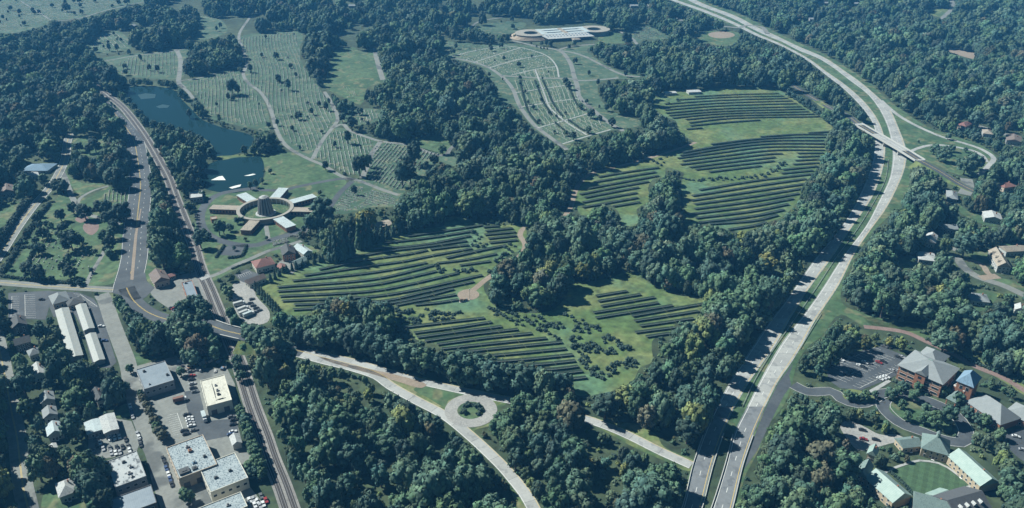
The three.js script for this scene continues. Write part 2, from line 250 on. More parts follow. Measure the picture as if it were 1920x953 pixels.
sheet('turning_lane', 'asphalt turning lane widening beside the highway', '1487,682 1480,705 1484,722 1470,742 1445,792 1420,845 1396,880 1410,830 1434,770 1460,718', M.asphalt, 3, { sharp: true });
road('ramp', 'concrete lane climbing away from the highway to the loop', '1652,188 1668,203 1690,220 1727,240 1770,258 1805,268 1840,280 1863,296 1853,312 1835,330', 5.5, M.concrete, 5, { slab: 20, tones });
road('ramp', 'narrow loop lane curling through the interchange lawn', '1700,288 1720,279 1742,273 1767,272.5 1798,277 1825,283 1842,292 1850,304', 5, M.concrete, 6, {});
road('ramp', 'long concrete ramp running below the meadow into the highway', '566,657 600,666 650,676 700,690 770,711 853,730 905,741 956,751 998,757 1040,768 1111,790 1149,804 1187,821 1237,846 1297,873', 7, M.concrete, 4, { slab: 16, tones, edge: 'y', covered: true });
road('ramp', 'curving concrete ramp sweeping down past the turning circle', '560,664 611,678 660,690 707,706 732,724 782,752 833,779 883,819 921,854 946,879 962,898 985,927 1000,953 1018,990', 7.5, M.concrete, 5, { slab: 16, tones, edge: 'y' });
sheet('median', 'yellow striped worn median between the two ramps', '596,669 650,682 700,694 745,704 800,722 790,728 745,716 700,703 650,689 612,677', M.dirt, 6);
{ // turning circle
  const c = at(883, 770), ring = (r, n = 48) => Array.from({ length: n }, (_, i) => V(c.x + r * Math.cos(i / n * 6.2832), 0, c.z + r * Math.sin(i / n * 6.2832)));
  openPolys.push(ring(17).map(p => sight(p.x, 0, p.z)));
  structure('turning_circle', polyGeo(ring(16.6), 7 * STEP, M.gravel), M.gravel, 'round gravel turning circle beside the curving ramp');
  structure('lawn', polyGeo(ring(8.6), 8 * STEP, M.lawn), M.lawn, 'grass island in the middle of the turning circle');
}
sheet('lawn', 'mown triangle between the two ramps beside the turning circle', '800,722 853,735 870,738 840,752 836,764 800,745 775,730', M.lawn, 2);
// road over the railway
road('road', 'dark road crossing over the railway on a short bridge', '237,540 243,553 252,566 277,586 315,600,2 352,605,5 385,608,6.4 420,620,6.4 462,630,6.4 500,643,4 540,653,1 570,661', 12, M.asphalt, 5, { covered: true, centre: 'y' });
openPolys.push(P('225,535 260,540 280,575 335,596 330,604 270,596 240,575'), P('398,612 460,628 458,644 396,628'));
road('road', 'wide divided road running down between cemetery and railway', '174,168 214,212 237,241 250,262 258,300 262,330 263,353 259,391 254,441 252,479 247,505 240,530 237,545', k => 9 + 13 * Math.min(1, Math.max(0, (k - 0.1) / 0.35)), M.asphalt, 4, { centre: 'y', edge: 1, lanes: [-4.5, 4.5], covered: true });
openPolys.push(P('247,268 272,268 280,345 282,372 272,470 272,510 222,510 228,470 238,410 247,355 250,300'));
sheet('median', 'tan worn median strip in the divided road', '263,392 265,392 257,441 254,479 250,525 244,525 248,479 252,441', M.dirt, 6, { sharp: true });
sheet('junction', 'asphalt junction where three roads meet', '215,528 228,515 272,512 275,528 290,540 275,556 255,570 235,556 212,550', M.asphalt, 5, { sharp: true });
road('road', 'cross street running past the walled burial ground', '-40,527 0,530 75,536 161,541 215,544', 8.5, M.worn, 4, { centre: 'y' });
road('road', 'straight pale road slanting past the walled burial ground', '134,248 126,265 123,290 116,313 96,348 63,386 33,426 2,474 -30,520', 9.5, M.worn, 4, { centre: 'y', edge: 1 });
road('road', 'worn industrial street lined with parked cars', '190,552 196,563 209,601 224,641 239,681 245,712 250,730 257,763 270,796 278,821 292,854 302,894 315,932 326,962 340,995', 10.5, M.worn, 4);
road('road', 'residential street with yellow centre line at the picture edge', '-10,620 4,681 15,738 23,781 31,818 43,914 52,953 60,990', 10, M.worn, 4, { centre: 'y', covered: true });
openPolys.push(P('3,725 28,725 34,780 14,780'), P('15,788 36,788 36,818 12,810'), P('27,906 60,906 66,942 38,942'), P('0,640 8,660 12,690 0,690'));
road('road', 'shaded local road leading onto the highway overpass', '1473,150 1500,169 1530,187 1560,204,2 1590,217,5 1612,234,6.6 1650,256,6.6 1690,279,6.6 1724,300,6.6 1760,320,5 1800,345,1 1830,360', 9, M.asphalt, 5, { centre: 'y' });
road('road', 'quiet grey road end beside the overpass lawn and houses', '1812,335 1815,352 1808,365', 12, M.worn, 3);
road('road', 'residential cul-de-sac lane among the houses', '1790,478 1800,490 1806,500 1835,520 1880,535 1930,558', 8, M.worn, 3, {});
road('road', 'residential lane under the trees near the pale house', '1772,462 1800,470 1825,468', 7, M.worn, 3, {});
road('driveway', 'looping tan driveway before the pale gabled house', '1812,488 1830,491 1845,500 1852,512 1862,518', 5, M.dirt, 4);
road('driveway', 'tan driveway at the front of the pale gabled house', '1838,522 1855,520 1872,518', 8, M.dirt, 5);
road('road', 'winding far road high in the woods', '1782,-10 1786,5 1788,12 1778,24 1765,36', 9, M.worn, 3);
road('road', 'far road behind the highway trees', '1630,35 1645,42 1662,47 1685,50', 8, M.worn, 3);
road('road', 'far road glimpsed between the trees near the overpass', '1210,8 1230,16 1258,26 1280,40', 8, M.worn, 3);
road('road', 'far crossing road over the highway in the haze', '1440,64 1425,50 1400,48 1385,52 1360,50 1330,50', 9, M.worn, 8);
road('road', 'driveway beside the red roofed house', '1833,236 1850,241 1870,250 1905,254', 9, M.worn, 3);
// cemetery drives
const drive = (label, spec, w = 5, mat = M.worn, o) => road('cemetery_drive', label, spec, w, mat, 3, o);
drive('cemetery drive winding down past the ponds', '470,30 448,66 456,96 462,120 456,140 468,158 485,170 500,190 510,215 517,240 530,266 545,280 578,298 606,310 646,333 666,337 681,342 717,356 747,366');
drive('forked cemetery drive up the headstone slope', '586,298 596,278 608,258 623,240 633,224 627,204 616,184 608,172');
drive('cemetery drive along the upper burial sections', '623,240 641,233 656,245 690,258 714,265 770,273 807,287 833,292 845,278 858,270');
drive('short cemetery drive between two burial sections', '714,265 697,288 689,310 679,334', 6);
drive('dark drive from the small pond to the fork', '480,356 530,357 555,351 593,343 646,335 665,337', 6, M.asphalt);
drive('dark drive slanting behind the ring hall', '660,340 636,363 618,389 600,410 576,428', 6, M.asphalt);
drive('curved asphalt drive around the ring hall', '480,353 440,358 412,364 392,376 378,396 377,420 390,440 415,452 445,459 480,460 518,447 555,436 580,424', 8, M.asphalt);
drive('paved walk from the ring hall to the drive', '497,418 500,432 503,449', 4);
drive('cemetery drive below the terraced rows', '828,107 858,110 908,123 938,141 959,163 975,199 995,227 1008,240 1036,261 1063,281', 6);
drive('cemetery drive sweeping down from the oval hall', '960,76 985,82 1010,88 1046,94 1068,116 1076,141 1083,164 1086,181 1106,201 1131,222 1151,236 1170,246', 7);
drive('drive along the front of the oval hall', '1046,94 1066,88 1090,85 1115,83', 6);
drive('drive curving from the oval hall toward the wood', '1052,95 1075,99 1096,106 1131,123 1157,136 1175,142 1200,144', 6);
drive('level drive crossing the terraces', '940,142 1010,146 1071,148 1086,151 1131,149 1160,146', 6);
drive('drive beyond the oval hall lawn', '1146,53 1168,62 1185,72 1195,83', 6);
drive('drive along the bright clearing', '703,90 705,105 709,120 714,138 718,150', 8);
drive('lane along the upper edge of the long burial strip', '120,124 186,116 250,105 330,95 375,85 420,76', 4);
drive('lane down to the long pond', '330,92 338,112 336,140 335,155 345,165', 7);
drive('lane along the pond hillside', '336,152 375,146 410,136 445,125 452,118', 4);
drive('pale lane at the foot of the pond hillside', '335,158 352,172 362,185', 5);
drive('far hazy lane across the upper cemetery', '95,40 140,36 200,19 268,4 330,-4', 4);
drive('far hazy lane slanting down the upper cemetery', '38,2 70,22 95,38', 3);
drive('short lane in the far trees', '322,33 345,28 372,20', 4);
drive('hazy lane among far trees left of the oval hall', '750,55 790,60 830,66 868,60 900,40 945,32', 5);
drive('burial ground lane beside the walled plot', '113,318 122,335 130,358 140,381 144,394 176,406 197,410 219,414', 5.5);
drive('curved lane around the striped plot', '144,384 151,371 176,357 203,349', 3.5);
drive('straight paved path down to the cross street', '224,416 209,441 191,479 171,513 160,538', 3.5);
drive('crossing road from the railway to the brick cottages', '385,522 410,513 440,498 475,483 500,472 540,460 565,452', 5);
// footpaths between the terraces
const foot = (label, spec, w = 1.6) => road('footpath', label, spec, w, M.concrete, 4, { step: 12 });
for (const [l, s] of [['lowest pale footpath across the terraces', '1055,270 1100,256 1145,243'], ['pale footpath across the lower terraces', '1008,240 1055,227 1103,213'], ['pale footpath across the middle terraces', '977,201 1030,192 1083,185'], ['pale footpath across the upper terraces', '967,174 1020,166 1076,158'], ['pale footpath near the level drive', '958,141 1005,130 1042,125'], ['pale footpath slanting up the upper terraces', '918,127 970,112 1022,103'], ['pale footpath slanting near the top terraces', '888,117 935,102 978,89'], ['pale edge path over the top terraces', '848,106 890,95 945,86'], ['pale curved border path beside the upper terraces', '945,86 980,90 1022,103 1042,122 1048,145'], ['pale stepped path down the centre of the terraces', '1003,130 1010,148 1022,180 1030,200 1050,220 1075,238 1100,253']]) foot(l, s, 2.4);
// meadow paths
road('meadow_path', 'tan earth path along the edge of the upper meadow', '1305,267 1275,278 1242,289 1187,305 1149,315 1106,327 1088,343 1078,361 1071,386 1060,405', 5, M.dirt, 3, {});
road('meadow_path', 'tan earth path winding through the trees to the round clearing', '1040,408 1010,417 985,426 975,440 985,460 975,480 940,505 913,523 896,537 880,550', 5, M.dirt, 3, { covered: true });
{ const c = at(878, 553); structure('meadow_path', polyGeo(Array.from({ length: 40 }, (_, i) => V(c.x + 8.6 * Math.cos(i * 0.157), 0, c.z + 8.6 * Math.sin(i * 0.157))), 4 * STEP, M.dirt), M.dirt, 'round tan turning place in the meadow'); }
// parking and yards
sheet('car_park', 'dark car park with white bays at the picture edge', '15,550 95,545 100,562 92,575 85,600 15,597', M.asphalt, 3, { sharp: true });
sheet('car_park', 'curved dark car park beside the storage sheds', '95,546 145,548 175,560 185,575 200,620 218,680 206,690 175,690 155,620 140,590 100,595 92,575', M.asphalt, 2, { sharp: true });
sheet('yard', 'broad worn yard around the industrial buildings', '245,690 280,680 330,668 360,690 425,690 440,720 448,770 446,800 455,835 470,850 476,880 462,905 500,953 500,985 320,985 300,900 275,820 250,735', M.worn, 2, { sharp: true });
sheet('yard', 'car yard between the street and the white roofed workshop', '165,800 215,785 246,790 262,830 255,850 200,860 165,850', M.worn, 2, { sharp: true });
sheet('yard', 'worn forecourt of the railway workshop', '282,545 300,530 330,518 380,510 390,530 400,560 370,580 340,595 315,578 290,560', M.worn, 3);
sheet('yard', 'salvage yard with old trucks beside the meadow', '440,530 470,525 480,555 505,585 500,605 470,610 445,590 436,560', M.gravel, 2);
sheet('car_park', 'small dark car park beside the brick cottages', '440,516 462,505 485,514 470,535 452,528', M.asphalt, 3, { sharp: true });
sheet('car_park', 'blue grey walled plot by the railway', '412,478 420,462 460,458 450,482', M.asphalt, 3, { sharp: true });
sheet('yard', 'paved yard between the cottages and the barn', '520,495 545,480 560,500 545,515 525,505', M.worn, 3);
sheet('car_park', 'office car park with rows of white bays', '1551,700 1560,686 1600,662 1652,650 1700,668 1692,690 1680,705 1640,722 1615,732 1575,728 1556,715', M.asphalt, 3, { sharp: true });
road('drive_loop', 'asphalt drive winding past the brick office', '1487,722 1515,735 1562,735 1580,750 1610,758 1635,750 1655,738 1690,738 1740,752 1780,770 1805,795 1812,818 1800,830 1770,825 1730,810 1690,795 1665,775 1655,760 1660,748', 8, M.asphalt, 4, { kerb: 1 });
sheet('car_park', 'bays along the office drive', '1700,742 1740,750 1782,775 1770,790 1730,772 1695,752', M.asphalt, 3);
sheet('car_park', 'car park by the slate roofed hall', '1880,815 1930,805 1930,870 1900,850', M.asphalt, 3);
sheet('lawn', 'oval lawn inside the office drive', '1668,760 1690,748 1720,757 1760,785 1785,800 1780,812 1740,805 1700,790 1672,775', M.lawn, 5);
sheet('lawn', 'planted traffic island beside the car park', '1580,740 1590,730 1620,735 1640,745 1630,755 1600,753 1584,748', M.rough, 5);
sheet('car_park', 'pale gravel car park behind the green roofed quadrangle', '1575,795 1595,790 1620,800 1650,815 1680,815 1700,825 1670,832 1640,840 1610,845 1590,825', M.gravel, 2);
sheet('lawn', 'striped lawn inside the green roofed quadrangle', '1672,882 1725,866 1765,872 1818,910 1810,918 1745,930 1715,935', M.court, 3, { sharp: true });
sheet('lawn', 'narrow lawn beside the long green roof', '1778,870 1790,868 1830,905 1818,908', M.lawn, 2, { sharp: true });
road('brick_walk', 'reddish rail bed path beyond the brick office', '1620,613 1660,617 1700,624 1740,642 1780,660 1830,688 1880,708 1930,738', 5, M.brickbed, 3);
// lawns among the right hand houses
for (const [l, s] of [['garden lawn around the pale gabled house', '1815,480 1860,470 1875,490 1850,495'], ['garden lawn behind the tan roofed house', '1880,455 1920,460 1930,480 1890,475'], ['long garden lawn in front of the white house', '1795,382 1815,395 1850,410 1870,425 1840,420 1800,398'], ['garden lawn by the grey ranch house', '1840,545 1870,552 1860,570 1835,585 1828,578'], ['garden strip by the lane bend', '1845,520 1880,522 1930,538 1930,545 1870,530'], ['shady garden lawn by the white flat house', '1684,488 1705,482 1720,495 1700,505 1685,505']]) sheet('garden', l, s, M.lawn, 1);
// flat dark sheet painted as the shaded void between the two asphalt carriageways
sheet('road_gap_shade', 'dark strip painted as shade in the gap between the two asphalt decks', '1316,953 1336,874 1354,818 1366,800 1376,814 1360,874 1336,953 1322,990 1306,990', M.floor, 2, { sharp: true });
road('road', 'pale concrete surface on the overpass deck', '1609,232.5,6.6 1650,256,6.6 1690,279,6.6 1726,301,6.6', 10.4, M.concrete, 6, { centre: 'w' });
sheet('yard', 'darker asphalt lane through the industrial yard', '345,735 372,730 380,760 386,790 440,785 446,800 444,815 380,828 362,800 350,765', M.asphalt, 3, { sharp: true });
for (const [l, sp] of [['pale walk along the upper edge of the striped lawn', '1660,886 1672,880 1725,864 1745,866 1768,872 1795,890 1822,911'], ['pale walk along the lower edge of the striped lawn', '1748,933 1780,926 1820,912'], ['pale walk between the two narrow lawns', '1796,892 1806,889']]) road('footpath', l, sp, 1.6, M.concrete, 5);
road('footpath', 'pale walk between office car park and island', '1628,737 1650,725 1668,714', 2.6, M.concrete, 5);
for (const sp of ['566,657 650,676 700,690 770,711 853,730 905,741 950,750', '998,757 1016,762', '1111,790 1149,804 1187,821 1237,846 1297,873']) { const [a, b] = sides(path3(sp, 5), 7); openPolys.push(outline(a, b)); }
sheet('level_crossing', 'pale panelled level crossing over the two tracks', '372,521 389,514 395,520 378,527', M.concrete, 11, { sharp: true });
sheet('bare_plot', 'bare reddish earth patch in the walled burial ground near the lane', '140,411 153,404 166,410 152,418', M.brickbed, 2); sheet('bare_plot', 'larger bare reddish earth patch in the walled burial ground', '158,420 180,417 184,430 172,441 158,434', M.brickbed, 2);
// ---------- railway ----------
{
  const pts = path3('-10,78 40,92 81,106 126,126 171,154 191,171 227,199 264,245 285,278 300,305 315,333 327,366 340,401 353,434 365,467 372,493 381,518 393,545 405.5,576 418,606 433,644 448,681 461,722 473,760 484,790 495,819 510,864 528,909 543,952 556,990', 5);
  const [A, B] = sides(pts, 10.5), g = new THREE.Group(); blocked.push([...A, ...B.slice().reverse()].map(p => [p.x, p.z]));
  const lo = pts.filter(p => sight(p.x, 0, p.z)[1] > 172 && (sight(p.x, 0, p.z)[1] < 603 || sight(p.x, 0, p.z)[1] > 690));
  for (const seg of [lo.filter(p => sight(p.x, 0, p.z)[1] < 640), lo.filter(p => sight(p.x, 0, p.z)[1] > 640)]) { const [a, b] = sides(seg, seg.length && sight(seg[0].x, 0, seg[0].z)[1] > 640 ? 15 : 10); openPolys.push(outline(a, b)); }
  part(g, 'ballast', stripGeo(A, B, 0.1, M.ballast), M.ballast);
  const steel = flat(0.30, 0.29, 0.30, 0.4, 0.6), bed = flat(0.05, 0.045, 0.043, 1); bed.userData.metres = steel.userData.metres = 10;
  for (const o of [-2.3, 2.3]) { part(g, 'sleeper_bed', lineGeo(pts, 3.1, o, 0.16, bed), bed); for (const r of [-0.72, 0.72]) part(g, 'rail', lineGeo(pts, 0.24, o + r, 0.3, steel), steel); }
  top(g, 'railway', { kind: 'structure', label: 'double track railway curving down past the cemetery and workshops', category: 'railway' });
}
// ---------- trees ----------
function crownGeo(kind, s) {
  const keep = seed; seed = s;
  const blobs = [], pos = [], nor = [], col = [], n = kind === 'round' ? 13 : kind === 'broad' ? 17 : kind === 'tall' ? 15 : kind === 'shrub' ? 6 : 0;
  const face = (a, b, c, na, nb, nc, k) => { pos.push(a.x, a.y, a.z, b.x, b.y, b.z, c.x, c.y, c.z); for (const q of [na, nb, nc]) nor.push(q.x, q.y, q.z); for (let i = 0; i < 3; i++) col.push(k[0], k[1], k[2]); };
  if (kind === 'cone') {
    for (let i = 0; i < 9; i++) { const y = 0.12 + i * 0.24, r = 0.72 * (1 - i / 9.6); const m = Math.max(1, Math.round(r * 7)); for (let j = 0; j < m; j++) { const a = j / m * 6.283 + i; blobs.push({ c: V(Math.cos(a) * r * 0.6, y, Math.sin(a) * r * 0.6), r: 0.16 + r * 0.3 }); } }
  } else {
    const H = kind === 'tall' ? 2.1 : kind === 'broad' ? 1.25 : kind === 'shrub' ? 0.9 : 1.6, R = 0.72;
    blobs.push({ c: V(0, H * 0.55, 0), r: 0.5 * Math.min(1, H) });
    for (let i = 0; i < n; i++) {
      const t = (i + 0.5) / n, a = i * 2.4 + rr(-0.4, 0.4), y = t, w = Math.sqrt(Math.max(0.05, 1 - Math.pow(2 * (y - 0.36) / 1.35, 2)));
      const d = R * w * rr(0.7, 1.05); blobs.push({ c: V(Math.cos(a) * d, H * (0.12 + 0.76 * y) + rr(-0.08, 0.08), Math.sin(a) * d), r: rr(0.26, 0.42) * (kind === 'shrub' ? 1.1 : 1) });
    }
  }
  const ico = new THREE.IcosahedronGeometry(1, 1), ip = ico.attributes.position;
  for (const b of blobs) {
    const tone = rr(0.86, 1.14), warm = rr(-0.06, 0.10), sq = rr(0.8, 0.95), cache = {};
    const warp = v => { const k = v.x.toFixed(3) + v.y.toFixed(3) + v.z.toFixed(3); return cache[k] ??= V(v.x, v.y * sq, v.z).multiplyScalar(b.r * rr(0.74, 0.98)).add(b.c); };
    for (let i = 0; i < ip.count; i += 3) {
      const v = [0, 1, 2].map(j => V(ip.getX(i + j), ip.getY(i + j), ip.getZ(i + j))), k = tone * rr(0.85, 1.15), c = [k * (1 + warm), k, k * (1 - warm)];
      face(warp(v[0]), warp(v[1]), warp(v[2]), v[0], v[1], v[2], c);
    }
    const m = kind === 'cone' ? 14 : kind === 'shrub' ? 26 : 46;
    for (let i = 0; i < m; i++) {  // leaf sprays standing off the clump
      const z = rr(-0.55, 1), a = rr(0, 6.283), q = Math.sqrt(1 - z * z), d = V(q * Math.cos(a), z, q * Math.sin(a)), p = d.clone().multiplyScalar(b.r * rr(0.86, 1.16)).add(b.c);
      if (blobs.some(o => o !== b && o.c.distanceTo(p) < o.r * 0.8)) continue;
      const nn = d.clone().add(V(rr(-0.7, 0.7), rr(-0.2, 0.7), rr(-0.7, 0.7))).normalize(), t1 = V(nn.y, nn.z, nn.x).cross(nn).normalize(), t2 = nn.clone().cross(t1), e = rr(0.07, 0.135) * (kind === 'cone' ? 0.9 : 1);
      const k = tone * rr(0.6, 1.6), w = warm + rr(-0.05, 0.08), c = [k * (1 + w), k, k * (1 - w)], sn = nn.clone().lerp(d, 0.5).normalize();
      const A = p.clone().addScaledVector(t1, e), B = p.clone().addScaledVector(t2, e * 0.8), C = p.clone().addScaledVector(t1, -e), D = p.clone().addScaledVector(t2, -e * 0.8).addScaledVector(nn, -e * 0.4);
      face(A, B, C, sn, sn, sn, c); face(A, C, D, sn, sn, sn, c);
    }
  }
  seed = keep;
  const g = new THREE.BufferGeometry(); g.setAttribute('position', new THREE.Float32BufferAttribute(pos, 3)); g.setAttribute('normal', new THREE.Float32BufferAttribute(nor, 3)); g.setAttribute('color', new THREE.Float32BufferAttribute(col, 3)); return g;
}
const CROWN = { round: [1, 2, 3].map(i => crownGeo('round', i * 77)), broad: [1, 2, 3].map(i => crownGeo('broad', i * 131)), tall: [1, 2].map(i => crownGeo('tall', i * 211)), cone: [1, 2].map(i => crownGeo('cone', i * 301)), shrub: [1, 2, 3].map(i => crownGeo('shrub', i * 401)) };
const TRUNK = (() => {
  const a = new THREE.CylinderGeometry(0.05, 0.085, 1, 6); a.translate(0, 0.5, 0); const l = [a];
  for (let i = 0; i < 3; i++) { const b = new THREE.CylinderGeometry(0.018, 0.04, 0.7, 5); b.translate(0, 0.35, 0); b.rotateZ(0.7); b.rotateY(i * 2.1); b.translate(0, 0.75, 0); l.push(b); }
  return mergeGeometries(l);
})();
const leafMat = (r, g, b) => new THREE.MeshStandardMaterial({ vertexColors: true, roughness: 0.9, side: THREE.DoubleSide, color: new THREE.Color().setRGB(r, g, b) });
const LEAF = [[0.048, 0.096, 0.066], [0.058, 0.112, 0.062], [0.042, 0.088, 0.070], [0.070, 0.124, 0.084], [0.115, 0.148, 0.056], [0.028, 0.058, 0.046], [0.076, 0.082, 0.054], [0.036, 0.036, 0.045]].map(c => leafMat(...c));
M.bark = flat(0.09, 0.07, 0.055, 1); M.leafPlain = leafMat(1, 1, 1);
// raster of the open ground, in photo pixels with a margin
const RX = 140, RY = 60, RW = 1920 + 2 * RX, RH = 953 + RY + 110, open = new Uint8Array(RW * RH);
function burn(poly) {
  let y0 = 1e9, y1 = -1e9; for (const q of poly) { y0 = Math.min(y0, q[1]); y1 = Math.max(y1, q[1]); }
  for (let y = Math.max(-RY, Math.floor(y0)); y <= Math.min(RH - RY - 1, Math.ceil(y1)); y++) {
    const xs = []; for (let i = 0; i < poly.length; i++) { const a = poly[i], b = poly[(i + 1) % poly.length]; if ((a[1] <= y + 0.5) !== (b[1] <= y + 0.5)) xs.push(a[0] + (y + 0.5 - a[1]) / (b[1] - a[1]) * (b[0] - a[0])); }
    xs.sort((p, q) => p - q);
    for (let i = 0; i + 1 < xs.length; i += 2) for (let x = Math.max(-RX, Math.ceil(xs[i] - 0.5)); x <= Math.min(RW - RX - 1, xs[i + 1]); x++) open[(y + RY) * RW + x + RX] = 1;
  }
}
const isOpen = (x, y) => { x = Math.round(x) + RX; y = Math.round(y) + RY; return x >= 0 && y >= 0 && x < RW && y < RH && open[y * RW + x] === 1; };
const inPoly = (x, y, p) => { let c = false; for (let i = 0, j = p.length - 1; i < p.length; j = i++) if ((p[i][1] > y) !== (p[j][1] > y) && x < (p[j][0] - p[i][0]) * (y - p[i][1]) / (p[j][1] - p[i][1]) + p[i][0]) c = !c; return c; };
function fits(x, z, R, H) {
  for (const b of blockBoxes) if (x > b[0] - 1 && x < b[1] + 1 && z > b[2] - 1 && z < b[3] + 1 && inPoly(x, z, b[4])) return false;
  for (const [dx, y] of [[0, 0.5], [0, H], [0, H * 0.6], [-R * 0.75, H * 0.55], [R * 0.75, H * 0.55], [-R * 0.55, H * 0.85], [R * 0.55, H * 0.85], [-R * 0.5, H * 0.2], [R * 0.5, H * 0.2]]) { const s = sight(x + dx, y, z); if (isOpen(s[0], s[1])) return false; }
  return true;
}
let blockBoxes = [];
const sparsePolys = scatterPolys;
const treeList = [];   // {x,z,R,H,kind,v,leaf,turn, near}
// ---------- building helpers ----------
const box = (w, h, d, x = 0, y = 0, z = 0) => { const g = new THREE.BoxGeometry(w, h, d); g.translate(x, y + h / 2, z); return g; };
function tri(list) { const g = new THREE.BufferGeometry(); g.setAttribute('position', new THREE.Float32BufferAttribute(list.flat(), 3)); g.computeVertexNormals(); const p = g.attributes.position, n = g.attributes.normal, uv = []; for (let i = 0; i < p.count; i++) uv.push((Math.abs(n.getX(i)) > 0.7 ? p.getZ(i) : p.getX(i)) / 10, (Math.abs(n.getY(i)) > 0.4 ? p.getZ(i) : p.getY(i)) / 10); g.setAttribute('uv', new THREE.Float32BufferAttribute(uv, 2)); return g; }
const quad = (a, b, c, d) => [a, b, c, a, c, d];
// roof solids stand on y0 over w x d
function hipRoof(w, d, y0, rise, ov = 0.6, ridgeK = 1) {
  const W = w / 2 + ov, D = d / 2 + ov, lr = Math.max(0, (w > d ? W - D : 0)) * ridgeK, ld = Math.max(0, (d > w ? D - W : 0)) * ridgeK, y = y0 + rise, t = y0 + 0.02;
  const A = [-W, t, D], B = [W, t, D], C = [W, t, -D], E = [-W, t, -D], r0 = [-lr, y, ld], r1 = [lr, y, ld], r2 = [lr, y, -ld], r3 = [-lr, y, -ld];
  const l = w > d ? [...quad(A, B, r1, r0), B, C, r1, ...quad(C, E, r0, r1), E, A, r0] : [A, B, r0, ...quad(B, C, r2, r0), C, E, r2, ...quad(E, A, r0, r2)];
  l.push(...quad(A, E, C, B)); return tri(l);
}
function gableRoof(w, d, y0, rise, along = 'x', ov = 0.6) {
  const W = w / 2 + ov, D = d / 2 + ov, y = y0 + rise, t = y0 + 0.02, th = 0.25;
  const A = [-W, t, D], B = [W, t, D], C = [W, t, -D], E = [-W, t, -D];
  if (along === 'x') { const p = [-W, y, 0], q = [W, y, 0]; return tri([...quad(A, B, q, p), ...quad(C, E, p, q), B, C, q, E, A, p, ...quad(A, E, C, B)]); }
  const p = [0, y, D], q = [0, y, -D]; return tri([...quad(B, C, q, p), ...quad(E, A, p, q), A, B, p, C, E, q, ...quad(A, E, C, B)]);
}
const surf = (n, fn, rough = 0.9) => new THREE.MeshStandardMaterial({ map: tex(n, fn), roughness: rough });
const brickTex = (a, b) => surf(256, (u, v) => { const row = Math.floor(v * 96), m = (v * 96) % 1 < 0.15 ? 0.75 : 1; return mul(mix(a, b, fb(u, v, 16, 4)), m * (0.85 + 0.3 * fb(u, v, 64, 2, L2))); });
const patchy = (a, b, c, f = 8, k = 0.6) => surf(512, (u, v) => mul(mix(mix(a, b, fb(u, v, f, 5)), c, k * sst(0.52, 0.72, fb(v, u, f * 2, 4, L2))), 0.9 + 0.2 * fb(u, v, 64, 2)));
